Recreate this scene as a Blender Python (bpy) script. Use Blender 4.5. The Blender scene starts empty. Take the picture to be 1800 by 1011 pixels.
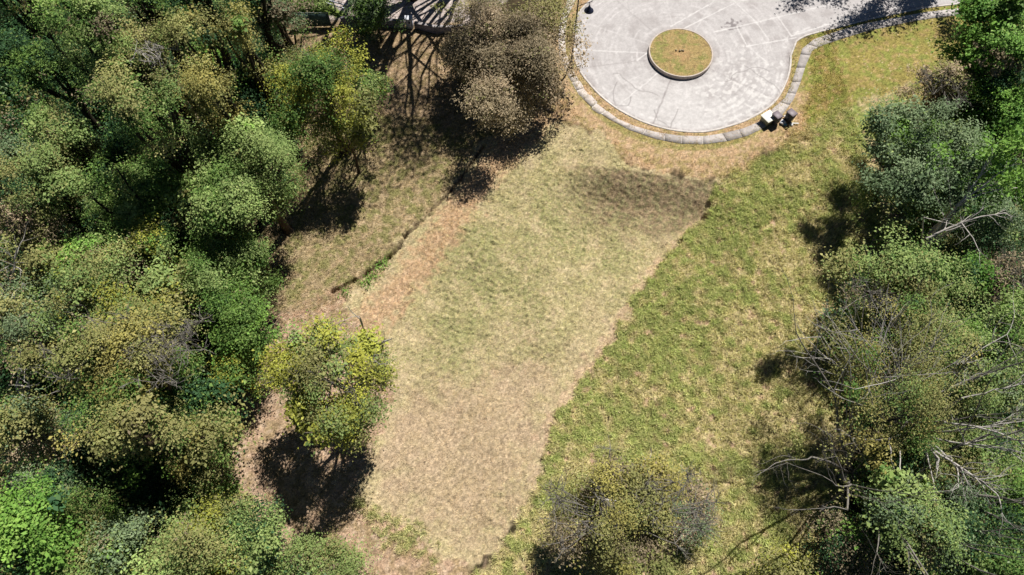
import bpy, math
import numpy as np
from mathutils import Vector
sc = bpy.context.scene
COL = sc.collection

# ---------------------------------------------------------------- camera, sky, sun
TILT, FPX, CAMH = math.radians(25), 1200.0, 48.0
cam = bpy.data.cameras.new('camera')
cam.sensor_width, cam.lens, cam.clip_end = 36.0, 24.0, 3000.0
co = bpy.data.objects.new('camera', cam)
co.location = (0, 0, CAMH)
co.rotation_euler = (TILT, 0, 0)
COL.objects.link(co)
sc.camera = co
SUN = Vector((0.31, 0.53, 1.0)).normalized()          # towards the sun
w = bpy.data.worlds.new('World')
sc.world = w
w.use_nodes = True
nt = w.node_tree
sky = nt.nodes.new('ShaderNodeTexSky')
sky.sky_type = 'NISHITA'
sky.sun_disc = False
sky.air_density, sky.dust_density, sky.altitude = 0.45, 0.2, 1500.0     # clear, dry air: deep blue sky, dark shade
sky.sun_elevation = math.asin(SUN.z)
sky.sun_rotation = math.atan2(SUN.x, SUN.y)
nt.links.new(sky.outputs[0], nt.nodes['Background'].inputs[0])
nt.nodes['Background'].inputs[1].default_value = 0.05
sl = bpy.data.lights.new('sun', 'SUN')
sl.energy, sl.angle, sl.color = 5.0, math.radians(0.5), (1.0, 0.965, 0.92)
so = bpy.data.objects.new('sun', sl)
so.rotation_euler = SUN.to_track_quat('Z', 'Y').to_euler()
so.location = (30, 50, 90)
COL.objects.link(so)
sc.view_settings.view_transform = 'Standard'
sc.view_settings.look = 'None'
sc.view_settings.gamma = 1.0
sc.view_settings.exposure = 0.2
sc.cycles.max_bounces = 6
sc.cycles.diffuse_bounces = 1
sc.cycles.glossy_bounces = 1
sc.cycles.transmission_bounces = 3

K_FLAT = 1.12     # picture value of a flat sunlit surface / its base colour
K_LEAF = 0.93
K_GRASS = 0.62

# ---------------------------------------------------------------- helpers
def lin(c):
    c = np.asarray(c, float) / 255.0
    return np.where(c <= 0.04045, c / 12.92, ((c + 0.055) / 1.055) ** 2.4)
def alb(*c, k=None): return lin(c) / (k or K_FLAT)
def up(px, py, z=0.0):
    """the point at height z that lies on the sight line of a photo pixel"""
    x = (px - 900) / FPX
    y = -(py - 505.5) / FPX
    d = np.array([x, math.sin(TILT) + y * math.cos(TILT), -math.cos(TILT) + y * math.sin(TILT)])
    k = (CAMH - z) / -d[2]
    return np.array([d[0] * k, d[1] * k, z])
def depth(px, py, z=0.0):
    y = -(py - 505.5) / FPX
    return (CAMH - z) / (math.cos(TILT) - y * math.sin(TILT))
def sstep(a, b, x):
    t = np.clip((x - a) / (b - a), 0, 1)
    return t * t * (3 - 2 * t)
def fnoise(shape, wl, seed, ax=1.0, ang=0.0, sharp=1.0):
    """band-limited noise on a grid, wavelength wl in cells, stretched ax times along ang"""
    r = np.random.default_rng(seed)
    f = np.fft.rfft2(r.standard_normal(shape))
    ky = np.fft.fftfreq(shape[0])[:, None]
    kx = np.fft.rfftfreq(shape[1])[None, :]
    c, s = math.cos(ang), math.sin(ang)
    u, v = (kx * c + ky * s) * ax, -kx * s + ky * c
    k = np.sqrt(u * u + v * v) * wl
    g = np.exp(-0.5 * (k / sharp) ** 2) * (k / (k + 0.25))
    n = np.fft.irfft2(f * g, s=shape)
    return (n - n.mean()) / n.std()
def inside(poly, X, Y):
    r = np.zeros(X.shape, bool)
    n = len(poly)
    for i in range(n):
        x0, y0 = poly[i]
        x1, y1 = poly[(i + 1) % n]
        if y0 == y1: continue
        c = ((y0 > Y) != (y1 > Y)) & (X < (x1 - x0) * (Y - y0) / (y1 - y0) + x0)
        r ^= c
    return r
def dist_line(pts, X, Y, closed=False):
    d = np.full(X.shape, 1e9)
    n = len(pts)
    for i in range(n if closed else n - 1):
        x0, y0 = pts[i]
        x1, y1 = pts[(i + 1) % n]
        dx, dy = x1 - x0, y1 - y0
        t = np.clip(((X - x0) * dx + (Y - y0) * dy) / (dx * dx + dy * dy + 1e-9), 0, 1)
        d = np.minimum(d, np.hypot(X - x0 - t * dx, Y - y0 - t * dy))
    return d
def sdist(poly, X, Y):
    d = dist_line(poly, X, Y, True)
    return np.where(inside(poly, X, Y), d, -d)
def G(pts): return [tuple(up(*p)[:2]) for p in pts]

def mesh_np(name, V, F, mat, col=None, parent=None, smooth=False):
    """V (n,3), F (m,3 or 4) or a list of such arrays, col (n,3) linear base colour"""
    me = bpy.data.meshes.new(name)
    Fs = F if isinstance(F, list) else [F]
    Fs = [np.asarray(f, np.int32) for f in Fs if len(f)]
    loops = np.concatenate([f.ravel() for f in Fs])
    sizes = np.concatenate([np.full(len(f), f.shape[1], np.int32) for f in Fs])
    starts = np.concatenate([[0], np.cumsum(sizes)[:-1]]).astype(np.int32)
    me.vertices.add(len(V))
    me.vertices.foreach_set('co', np.asarray(V, np.float32).ravel())
    me.loops.add(len(loops))
    me.loops.foreach_set('vertex_index', loops)
    me.polygons.add(len(starts))
    me.polygons.foreach_set('loop_start', starts)
    if smooth: me.polygons.foreach_set('use_smooth', np.ones(len(starts), bool))
    me.update(calc_edges=True)
    if col is not None:
        a = me.attributes.new('Col', 'FLOAT_COLOR', 'POINT')
        c = np.ones((len(V), 4), np.float32)
        c[:, :3] = np.clip(col, 0, 1)
        a.data.foreach_set('color', c.ravel())
    me.materials.append(mat)
    o = bpy.data.objects.new(name, me)
    COL.objects.link(o)
    if parent is not None: o.parent = parent
    return o
def tag(o, label=None, cat=None, group=None, kind=None):
    if label: o['label'] = label
    if cat: o['category'] = cat
    if group: o['group'] = group
    if kind: o['kind'] = kind
    return o
def thing(name, loc, label, cat, group=None):
    o = bpy.data.objects.new(name, None)
    o.location = loc
    o.empty_display_size = 0.3
    COL.objects.link(o)
    return tag(o, label, cat, group)

class MB:
    """collects boxes, tubes and lathes into one mesh"""
    def __init__(s): s.V, s.Q, s.T, s.C, s.n = [], [], [], [], 0
    def add(s, V, Q=(), T=(), c=(1, 1, 1)):
        V = np.asarray(V, float)
        if len(Q): s.Q.append(np.asarray(Q, int) + s.n)
        if len(T): s.T.append(np.asarray(T, int) + s.n)
        s.V.append(V)
        s.C.append(np.broadcast_to(np.asarray(c, float), (len(V), 3)))
        s.n += len(V)
    def box(s, c, size, rz=0.0, taper=1.0, col=(1, 1, 1), bev=0.0):
        hx, hy, hz = [q / 2 for q in size]
        cs, sn = math.cos(rz), math.sin(rz)
        rings = [(-hz, 1.0, bev), (-hz + bev, 1.0, 0), (hz - bev, taper, 0), (hz, taper, bev)] if bev else [(-hz, 1.0, 0), (hz, taper, 0)]
        V = []
        for z, k, b in rings:
            for (x, y) in ((-1, -1), (1, -1), (1, 1), (-1, 1)):
                X, Y = x * (hx * k - b), y * (hy * k - b)
                V.append((c[0] + cs * X - sn * Y, c[1] + sn * X + cs * Y, c[2] + z))
        Q = [(3, 2, 1, 0)]
        for r in range(len(rings) - 1):
            for i in range(4):
                j = (i + 1) % 4
                Q.append((4 * r + i, 4 * r + j, 4 * r + 4 + j, 4 * r + 4 + i))
        e = 4 * (len(rings) - 1)
        Q.append((e, e + 1, e + 2, e + 3))
        s.add(V, Q, c=col)
    def tube(s, P, R, n=6, col=(1, 1, 1), cap=True):
        P = np.asarray(P, float)
        R = np.broadcast_to(np.asarray(R, float), (len(P),))
        T = np.gradient(P, axis=0)
        T /= np.linalg.norm(T, axis=1)[:, None] + 1e-9
        ref = np.where(np.abs(T[:, 2:3]) > 0.9, [[1.0, 0, 0]], [[0, 0, 1.0]])
        A = np.cross(T, ref)
        A /= np.linalg.norm(A, axis=1)[:, None] + 1e-9
        for i in range(1, len(A)):
            a = A[i - 1] - T[i] * (A[i - 1] @ T[i])
            A[i] = a / (np.linalg.norm(a) + 1e-9)
        B = np.cross(T, A)
        an = np.arange(n) * 2 * math.pi / n
        V = P[:, None] + R[:, None, None] * (A[:, None] * np.cos(an)[None, :, None] + B[:, None] * np.sin(an)[None, :, None])
        Q = []
        for i in range(len(P) - 1):
            a = i * n + np.arange(n)
            b = i * n + (np.arange(n) + 1) % n
            Q.append(np.stack([a, b, b + n, a + n], 1))
        V = V.reshape(-1, 3)
        Tr = []
        if cap:
            m = len(V)
            V = np.vstack([V, P[0], P[-1]])
            for i in range(n):
                j = (i + 1) % n
                Tr.append((m, j, i))
                e = (len(P) - 1) * n
                Tr.append((m + 1, e + i, e + j))
        s.add(V, np.concatenate(Q), Tr, c=col)
    def lathe(s, c, prof, n=24, col=(1, 1, 1)):
        an = np.arange(n) * 2 * math.pi / n
        V = np.concatenate([np.stack([c[0] + r * np.cos(an), c[1] + r * np.sin(an), np.full(n, c[2] + z)], 1) for r, z in prof])
        Q = []
        for i in range(len(prof) - 1):
            a = i * n + np.arange(n)
            b = i * n + (np.arange(n) + 1) % n
            Q.append(np.stack([a, b, b + n, a + n], 1))
        s.add(V, np.concatenate(Q), c=col)
    def build(s, name, mat, parent=None, smooth=False, colour=True):
        F = []
        if s.Q: F.append(np.concatenate(s.Q))
        if s.T: F.append(np.concatenate(s.T))
        V = np.concatenate(s.V)
        if parent is not None: V = V - np.array(parent.location)
        return mesh_np(name, V, F, mat, np.concatenate(s.C) if colour else None, parent, smooth)

# ---------------------------------------------------------------- materials (all read the mesh's own base colour, broken up by noise)
def mat_base(name, rough=0.8, spec=0.2, noise=0.25, scale=3.0, bump=0.0, bscale=20.0, metal=0.0, detail=4, fine=0.0, fscale=30.0):
    m = bpy.data.materials.new(name)
    m.use_nodes = True
    t = m.node_tree
    N, L = t.nodes, t.links
    p = N['Principled BSDF']
    p.inputs['Roughness'].default_value = rough
    p.inputs['Specular IOR Level'].default_value = spec
    p.inputs['Metallic'].default_value = metal
    at = N.new('ShaderNodeAttribute')
    at.attribute_name = 'Col'
    geo = N.new('ShaderNodeNewGeometry')
    def nz(sc_, lo, hi, det):
        n = N.new('ShaderNodeTexNoise')
        n.inputs['Scale'].default_value = sc_
        n.inputs['Detail'].default_value = det
        L.new(geo.outputs['Position'], n.inputs['Vector'])
        r = N.new('ShaderNodeMapRange')
        r.inputs['From Min'].default_value = 0.3
        r.inputs['From Max'].default_value = 0.7
        r.inputs['To Min'].default_value = lo
        r.inputs['To Max'].default_value = hi
        L.new(n.outputs['Fac'], r.inputs['Value'])
        return n, r
    def mul(col, val):
        v = N.new('ShaderNodeVectorMath')
        v.operation = 'SCALE'
        L.new(col, v.inputs[0])
        L.new(val, v.inputs['Scale'])
        return v.outputs[0]
    n, r = nz(scale, 1 - noise, 1 + noise, detail)
    c = mul(at.outputs['Color'], r.outputs[0])
    if fine:
        _, r2 = nz(fscale, 1 - fine, 1 + fine, 2)
        c = mul(c, r2.outputs[0])
    L.new(c, p.inputs['Base Color'])
    if bump:
        b = N.new('ShaderNodeBump')
        b.inputs['Strength'].default_value = 1.0
        b.inputs['Distance'].default_value = bump
        nb = N.new('ShaderNodeTexNoise')
        nb.inputs['Scale'].default_value = bscale
        nb.inputs['Detail'].default_value = 4
        L.new(geo.outputs['Position'], nb.inputs['Vector'])
        L.new(nb.outputs['Fac'], b.inputs['Height'])
        L.new(b.outputs[0], p.inputs['Normal'])
    return m, p, c
def mat_leaf(name, trans=0.2, rough=0.62, spec=0.2, tint=(1.1, 1.18, 0.75)):
    m, p, c = mat_base(name, rough, spec, 0.15, 1.2, detail=2)
    t = m.node_tree
    tr = t.nodes.new('ShaderNodeBsdfTranslucent')
    mx = t.nodes.new('ShaderNodeMixShader')
    mx.inputs[0].default_value = trans
    g = t.nodes.new('ShaderNodeVectorMath')
    g.operation = 'MULTIPLY'
    g.inputs[1].default_value = tint
    t.links.new(c, g.inputs[0])
    t.links.new(g.outputs[0], tr.inputs['Color'])
    t.links.new(p.outputs[0], mx.inputs[1])
    t.links.new(tr.outputs[0], mx.inputs[2])
    t.links.new(mx.outputs[0], t.nodes['Material Output'].inputs['Surface'])
    return m
M = {}
M['ground'] = mat_base('ground', 0.95, 0.1, 0.13, 4.0, 0.05, 9.0, detail=6, fine=0.3, fscale=10.0)[0]
M['road'] = mat_base('road', 0.85, 0.2, 0.07, 2.2, 0.004, 30.0, detail=6, fine=0.05, fscale=14.0)[0]
M['concrete'] = mat_base('concrete', 0.85, 0.2, 0.16, 3.5, 0.006, 25.0, detail=5, fine=0.08, fscale=20.0)[0]
M['leaf'] = mat_leaf('leaf')
M['grass'] = mat_leaf('grass', 0.3, 0.7, 0.15, (1.05, 1.1, 0.85))
M['bark'] = mat_base('bark', 0.9, 0.1, 0.25, 4.0, 0.02, 18.0)[0]
M['paint'] = mat_base('painted_metal', 0.45, 0.4, 0.06, 3.0)[0]
M['plastic'] = mat_base('plastic', 0.5, 0.4, 0.08, 5.0)[0]
M['fabric'] = mat_base('mesh_fabric', 0.9, 0.1, 0.25, 2.5, fine=0.2, fscale=25)[0]

# ---------------------------------------------------------------- ground zones
RC = np.array([15.53, 46.15])       # centre of the turning circle
RR = 9.95                           # its radius
ISL_R = 2.95
road_edge = [(1389, 98), (1399.4, 71), (1416, 62), (1442, 55), (1484, 44.5), (1525, 34), (1567, 25), (1626, 13), (1686, 6), (1763, -2), (1900, -14)]
re_w = [up(*p)[:2] for p in road_edge]
trace = np.array([up(*p)[:2] for p in [(1017, 24), (1010, 71), (1012.7, 110), (1038, 148), (1064.7, 175), (1106, 202), (1153.7, 221), (1195, 229.5), (1237, 231), (1281, 221), (1326, 203), (1361.5, 178), (1379, 148), (1388, 119), (1389, 98)]]) - RC
tr_a = np.unwrap(np.arctan2(trace[:, 1], trace[:, 0])) % (2 * math.pi)
tr_r = np.hypot(trace[:, 0], trace[:, 1])
_o = np.argsort(tr_a)
tr_a, tr_r = tr_a[_o], tr_r[_o]
def edge_r(a):
    return float(np.interp(a % (2 * math.pi), np.concatenate([[0.9], tr_a, [2 * math.pi + 0.9]]), np.concatenate([[RR], tr_r, [RR]]))) if True else RR
def road_poly(grow=0.0):
    r = RR + grow
    a0 = math.atan2(*(re_w[0] - RC)[::-1])
    pts = []
    E_ = []
    for i, p in enumerate(re_w):
        q0, q1 = re_w[max(0, i - 1)], re_w[min(len(re_w) - 1, i + 1)]
        t = (q1 - q0) / np.linalg.norm(q1 - q0)
        E_.append(p + grow * np.array([t[1], -t[0]]))
    pts += [tuple(q) for q in E_]
    d = re_w[-1] - re_w[-3]
    d /= np.linalg.norm(d)
    nrm = np.array([-d[1], d[0]])
    far = [re_w[-1] + d * 25 - nrm * grow, re_w[-1] + d * 25 + nrm * (8.5 + grow), re_w[-3] + nrm * (8.5 + grow)]
    pts += [tuple(q) for q in far]
    # the far side runs back to the circle
    a1 = math.radians(50)
    n = 90
    st = a1
    en = a0 + 2 * math.pi if a0 < a1 else a0
    for i in range(n):
        a = st + (en - st) * i / n
        pts.append(tuple(RC + (edge_r(a) + grow) * np.array([math.cos(a), math.sin(a)])))
    return pts
ROAD = road_poly()
xs_f = np.arange(-58, 58.01, 0.12)
ys_f = np.arange(-12, 64.01, 0.12)
ext = np.array([2, 5, 10, 18, 30, 50, 80, 130, 200, 300, 420.0])
XS = np.concatenate([xs_f[0] - ext[::-1], xs_f, xs_f[-1] + ext])
YS = np.concatenate([ys_f[0] - ext[::-1], ys_f, ys_f[-1] + ext])
GX, GY = np.meshgrid(XS, YS)
IX = np.clip(((GX + 58) / 0.12).round().astype(int), 0, len(xs_f) - 1)
IY = np.clip(((GY + 12) / 0.12).round().astype(int), 0, len(ys_f) - 1)
SHP = (len(ys_f), len(xs_f))
_n = {}
def gn(wl, seed, ax=1.0, ang=0.0):
    k = (wl, seed, ax, ang)
    if k not in _n: _n[k] = fnoise(SHP, wl / 0.12, seed, ax, ang)[IY, IX]
    return _n[k]
def zmask(px_poly, soft, jit, seed, world=False):
    poly = px_poly if world else G(px_poly)
    sd = sdist(poly, GX, GY) + jit * (0.6 * gn(3.0, seed) + 0.4 * gn(0.8, seed + 1))
    return sstep(-soft, soft, sd)
def tri(c, wl, seed, b=0.0):
    a = sstep(-0.9, 0.9, gn(wl, seed) + b)[..., None]
    d = sstep(0.1, 1.4, gn(wl * 0.45, seed + 7))[..., None]
    A, B, C = [alb(*q) for q in c]
    return (A * (1 - a) + B * a) * (1 - 0.75 * d) + C * 0.75 * d
LAWN = [(850, 250), (960, 205), (1060, 240), (1105, 296), (1180, 303), (1265, 318), (1262, 345), (1190, 430), (1130, 510), (1080, 590), (1000, 700), (960, 780), (945, 850), (885, 950),
        (830, 1005), (780, 985), (700, 920), (620, 880), (650, 800), (690, 700), (640, 600), (610, 525), (650, 490), (715, 410), (760, 370)]
ROUGH = [(1265, 318), (1330, 280), (1400, 235), (1480, 190), (1600, 150), (1620, 420), (1560, 470), (1490, 560), (1480, 700), (1480, 1040), (810, 1040), (885, 950), (945, 850), (960, 780),
         (930, 700), (1000, 590), (1060, 510), (1120, 430), (1200, 345)]
UPPER = [(1385, 235), (1395, 80), (1440, 40), (1560, 10), (1760, -30), (1900, -30), (1850, 60), (1790, 120), (1620, 170), (1500, 220)]
LEFTG = [(650, 200), (900, 225), (900, 252), (800, 370), (745, 420), (640, 532), (520, 560), (455, 560), (450, 400), (510, 220)]
LITTER = [(455, 560), (600, 512), (700, 600), (760, 700), (720, 800), (690, 880), (760, 910), (840, 960), (830, 1060), (700, 1060), (520, 1000), (420, 900), (380, 760), (440, 640)]
UNDER = [(515, 40), (840, 40), (1000, 60), (1000, 150), (990, 230), (880, 270), (640, 240), (560, 200), (500, 90)]
TAN = [(985, -10), (1030, -30), (1060, 60), (1400, 60), (1420, 235), (1330, 282), (1265, 316), (1105, 296), (1060, 240), (960, 205), (975, 150)]
BEYOND = [(500, -60), (905, -60), (875, 34), (850, 40), (720, 42), (510, 30)]
g = tri([(78, 68, 50), (60, 55, 38), (96, 82, 60)], 1.5, 1)                     # forest floor
def lay(m, c, base):
    return base * (1 - m[..., None]) + c * m[..., None]
m_under = zmask(UNDER, 0.5, 0.5, 10)
g = lay(m_under, tri([(168, 144, 114), (144, 126, 92), (188, 164, 134)], 1.2, 20), g)
m_left = zmask(LEFTG, 0.5, 0.5, 30)
g = lay(m_left, tri([(166, 148, 114), (144, 138, 92), (184, 162, 130)], 1.6, 40), g)
m_lit = zmask(LITTER, 0.6, 0.6, 50)
g = lay(m_lit, tri([(182, 154, 128), (160, 138, 106), (196, 172, 146)], 1.4, 60), g)
m_up = zmask(UPPER, 0.7, 0.5, 70)
g = lay(m_up, tri([(150, 138, 78), (140, 142, 74), (172, 148, 100)], 2.0, 80), g)
m_rough = zmask(ROUGH, 0.25, 0.35, 90)
dry = zmask([(1330, 420), (1440, 380), (1500, 560), (1460, 760), (1320, 800), (1290, 700), (1360, 560)], 1.2, 1.2, 95)
dry = np.maximum(dry, 0.8 * zmask([(820, 1040), (930, 900), (1000, 930), (940, 1040)], 0.8, 0.6, 97))
nearl = np.exp(-dist_line(G([(1262, 345), (1190, 430), (1130, 510), (1080, 590), (1000, 700)]), GX, GY) / 3.0)
green_bias = 0.2 * (1 - dry) - 1.0 * dry + 0.9 * nearl
ra = sstep(-0.8, 0.8, gn(1.3, 101) * 0.75 + gn(4.0, 102) * 0.6 + green_bias - 0.25)[..., None]
rb = sstep(0.2, 1.5, gn(0.7, 103))[..., None]
gr = alb(184, 168, 124) * (1 - ra) + alb(144, 154, 86) * ra
gr = gr * (1 - 0.6 * rb) + alb(150, 146, 82) * 0.6 * rb
bare = sstep(1.3, 2.1, gn(1.1, 104))[..., None]
gr = gr * (1 - bare) + alb(186, 158, 128) * bare
g = lay(m_rough, gr, g)
m_tan = zmask(TAN, 0.6, 0.4, 110)
g = lay(m_tan, tri([(186, 156, 120), (166, 147, 102), (196, 168, 136)], 1.3, 120), g)
m_lawn = zmask(LAWN, 0.16, 0.34, 130)
lw = tri([(194, 175, 139), (188, 173, 132), (196, 177, 142)], 3.0, 140)
grn = np.zeros(GX.shape)
for (cx, cy, r, a) in ((870, 470, 150, 1), (1000, 380, 150, 1), (800, 580, 110, .9), (1080, 450, 110, .8), (930, 560, 120, .7), (760, 660, 60, .5), (860, 890, 90, .5), (1000, 270, 90, .5), (840, 700, 80, .4)):
    p = up(cx, cy)
    rw = r * depth(cx, cy) / FPX
    grn = np.maximum(grn, 1.1 * a * np.exp(-((GX - p[0]) ** 2 + (GY - p[1]) ** 2) / (rw * rw)))
gm = np.clip(grn * (0.74 + 0.20 * gn(3.2, 150) + 0.22 * gn(0.5, 151)), 0, 1)[..., None]
lw = lw * (1 - gm) + tri([(166, 160, 114), (156, 154, 106), (172, 165, 122)], 0.5, 152) * gm
pink = zmask([(720, 680), (960, 640), (940, 860), (840, 985), (700, 900), (660, 800)], 2.0, 1.2, 160)[..., None] * 0.75
lw = lw * (1 - pink) + tri([(184, 160, 133), (179, 157, 128), (186, 163, 137)], 1.8, 162) * pink
pl = G([(960, 190), (900, 255), (830, 335), (750, 450), (690, 520), (640, 580), (620, 640)])
strip = (sstep(2.0, 0.5, dist_line(pl, GX, GY) + 0.35 * gn(1.0, 170)))[..., None]
lw = lw * (1 - 0.85 * strip) + tri([(194, 160, 128), (182, 152, 118), (206, 176, 144)], 0.8, 172) * 0.85 * strip
ledge = sstep(0.9, 0.1, dist_line(G([(1262, 345), (1190, 430), (1130, 510), (1080, 590), (1000, 700), (960, 780)]), GX, GY) + 0.3 * gn(1.2, 175))[..., None]
lw = lw * (1 - 0.7 * ledge) + alb(196, 168, 140) * 0.7 * ledge
g = lay(m_lawn, lw, g)
# the bank below the turning circle: browner turf with slope shade painted in
crest = [up(1088, 297)[:2], up(1180, 303)[:2], up(1272, 320)[:2]]
cu = (crest[2] - crest[0])
clen = np.linalg.norm(cu)
cu /= clen
cn = np.array([cu[1], -cu[0]])
ca = (GX - crest[0][0]) * cu[0] + (GY - crest[0][1]) * cu[1]
cd = (GX - crest[0][0]) * cn[0] + (GY - crest[0][1]) * cn[1] - 0.12 * np.sin(np.clip(ca / clen, 0, 1) * math.pi)
bankm = sstep(-0.06, 0.10, cd) * (1 - sstep(3.4, 7.0, cd + 0.6 * gn(1.5, 180))) * sstep(-6.5, 0.5, ca) * (1 - sstep(clen - 0.4, clen + 0.1, ca))
g = lay(bankm * m_lawn * 0.8, tri([(152, 132, 106), (142, 136, 100), (160, 138, 114)], 0.8, 182), g)
bare_l = zmask(BEYOND, 0.3, 0.2, 190)
g = lay(bare_l, tri([(188, 174, 166), (172, 158, 148), (204, 192, 186)], 1.5, 192), g)
m_hedge = zmask([(495, -40), (560, -40), (585, 10), (610, 30), (505, 34)], 0.2, 0.2, 195)
g = lay(m_hedge, tri([(120, 140, 66), (100, 122, 52), (150, 160, 90)], 0.6, 197), g)
# grass strip between kerb and pavement
rr = np.hypot(GX - RC[0], GY - RC[1])
verge = sstep(RR + 0.1, RR + 0.2, rr) * (1 - sstep(RR + 0.75, RR + 1.0, rr)) * (GY < 52)
g = lay(verge * 0.7 * (0.5 + 0.5 * sstep(2, 9, GX)), tri([(160, 150, 90), (138, 140, 78), (182, 160, 108)], 0.6, 200), g)
# speckle: straw, clods, fallen leaves
rg = np.random.default_rng(5)
sp = rg.standard_normal(SHP)[IY, IX]
open_m = np.clip(m_lawn + m_rough + m_left + m_lit + m_up + m_tan + m_under, 0, 1)
g *= (1 + 0.15 * np.clip(sp, -2, 1.5) + 0.10 * gn(0.3, 210))[..., None]
fl = ((sp > 2.25) & (open_m > 0.5) & (m_lawn < 0.5))[..., None]
g = np.where(fl, g * 0.4 + 0.6 * alb(215, 190, 160), g)

weedp = [(625, 870), (665, 893), (705, 908), (735, 935), (800, 985), (765, 1005), (705, 968), (655, 925)]
m_weed = zmask(weedp, 0.35, 0.7, 177) * sstep(-0.5, 0.6, gn(0.8, 179))
g = lay(m_weed * 0.7, tri([(136, 142, 84), (120, 134, 70), (160, 156, 98)], 0.6, 178), g)
for (cx, cy, rw_) in ((851, 594, .42), (843, 590, .25), (1007, 452, .18), (925, 405, .2)):      # scuffed dark tufts in the lawn
    p = up(cx, cy)
    g = lay(0.5 * sstep(1.2, 0.3, np.hypot((GX - p[0]) / rw_, (GY - p[1]) / rw_ * 1.6) + 0.3 * gn(0.3, 183)), np.broadcast_to(alb(96, 92, 62), g.shape), g)
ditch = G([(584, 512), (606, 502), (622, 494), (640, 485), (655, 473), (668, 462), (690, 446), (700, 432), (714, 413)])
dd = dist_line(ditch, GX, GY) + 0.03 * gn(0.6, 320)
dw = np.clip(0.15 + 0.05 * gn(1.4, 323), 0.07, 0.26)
g = lay(0.92 * sstep(1.25, 0.6, dd / dw), np.broadcast_to(alb(66, 52, 42), g.shape), g)     # gully's shade put into the colour as a dark earth tone
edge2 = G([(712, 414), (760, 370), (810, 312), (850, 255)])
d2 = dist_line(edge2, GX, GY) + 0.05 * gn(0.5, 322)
g = lay(0.75 * sstep(0.20, 0.05, d2), np.broadcast_to(alb(86, 70, 54), g.shape), g)  # the same painted dark line, carried on up the shallow edge
# height of the ground
Z = 0.10 * gn(9.0, 300) * sstep(0, 1, open_m)
nearroad = sstep(2.2, 0.3, np.abs(rr - RR - 0.9)) + (rr < RR + 1.8)
nearroad = np.maximum(nearroad, sstep(3.5, 1.5, dist_line([tuple(p) for p in re_w], GX, GY)))
nearroad = np.clip(nearroad, 0, 1)
Z *= 1 - nearroad
tus = gn(0.45, 310)
Z += m_rough * (1 - m_lawn) * (1 - nearroad) * (0.05 * np.clip(tus, -1, 2.5) + 0.03 * gn(0.9, 311))
Z += (m_left + m_up * 0.5 + m_under * 0.6) * (1 - m_lawn) * (1 - nearroad) * 0.022 * gn(0.4, 312)
ridge = np.clip(gn(0.42, 313, 2.2, math.radians(-25)), -0.6, 3)
Z += m_lawn * (0.006 * gn(0.35, 314) + 0.062 * ridge * np.clip(0.12 + gm[..., 0] * 0.9 + bankm * 0.5, 0, 1) + 0.012 * gn(1.6, 315))
dep = sstep(0.0, 3.2, cd) * (1 - sstep(3.4, 13, cd)) * sstep(-7, -0.5, ca) * (1 - sstep(clen - 1.2, clen + 1.5, ca))
Z -= 1.35 * dep * m_lawn + 0.6 * dep * (1 - m_lawn)
Z -= 0.10 * sstep(-0.02, 0.14, cd) * (1 - sstep(0.5, 3, cd)) * sstep(-0.5, 1, ca) * (1 - sstep(clen - 0.6, clen, ca))
Z -= 0.9 * sstep(1.3, 0.5, dd / dw)
edge2 = G([(712, 414), (760, 370), (810, 312), (850, 255)])
Z -= 0.22 * sstep(0.24, 0.02, dist_line(edge2, GX, GY) + 0.06 * gn(0.5, 322))
sd_road = sdist(ROAD, GX, GY)
Z = np.where(sd_road > -0.07, -0.40, Z)
Z = np.where((GX < -58) | (GX > 58) | (GY < -12) | (GY > 64), np.minimum(Z, 0.0), Z)
nx, ny = len(XS), len(YS)
ii = np.arange(nx * ny).reshape(ny, nx)
F = np.stack([ii[:-1, :-1], ii[:-1, 1:], ii[1:, 1:], ii[1:, :-1]], -1).reshape(-1, 4)
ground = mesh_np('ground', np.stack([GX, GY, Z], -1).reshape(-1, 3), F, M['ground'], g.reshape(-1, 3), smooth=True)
tag(ground, kind='structure')
def gz(x, y):
    i = np.clip(((np.asarray(x) + 58) / 0.12).round().astype(int), 0, len(xs_f) - 1) + len(ext)
    j = np.clip(((np.asarray(y) + 12) / 0.12).round().astype(int), 0, len(ys_f) - 1) + len(ext)
    return j, i

# ---------------------------------------------------------------- road: one concrete sheet with its joints, wear and tyre marks
rx = np.arange(4.5, 62, 0.075)
ry = np.arange(35.5, 68, 0.075)
X, Y = np.meshgrid(rx, ry)
sdr = sdist(ROAD, X, Y)
shp = X.shape
def rn(wl, seed, ax=1.0, ang=0.0): return fnoise(shp, wl / 0.075, seed, ax, ang)
R_ = np.hypot(X - RC[0], Y - RC[1])
TH = np.arctan2(Y - RC[1], X - RC[0])
pol = fnoise((256, 1024), 9.0, 400, 14.0)
pol2 = fnoise((512, 1024), 3.0, 401, 20.0)
pr = pol[np.clip((R_ / 14 * 255).astype(int), 0, 255), ((TH + math.pi) / (2 * math.pi) * 1023).astype(int)]
pr2 = pol2[np.clip((R_ / 14 * 511).astype(int), 0, 511), ((TH + math.pi) / (2 * math.pi) * 1023).astype(int)]
circ = (1 - sstep(9.9, 12.5, R_))
c0, c1, c2, c3 = alb(193, 188, 185), alb(210, 205, 202), alb(168, 161, 158), alb(144, 136, 133)
def mix(a, b, m): return a * (1 - m[..., None]) + b * m[..., None]
rcol = np.broadcast_to(c0, X.shape + (3,)).copy()
rcol = mix(rcol, c2, 0.55 * sstep(-0.2, 1.6, rn(3.0, 402)))
rcol = mix(rcol, c1, 0.6 * sstep(-0.2, 1.4, pr) * circ * sstep(-1.0, 0.6, rn(2.5, 411)))
rcol = mix(rcol, c2, 0.35 * sstep(0.3, 1.8, pr2) * circ * sstep(-0.6, 0.8, rn(2.2, 412)))
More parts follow.
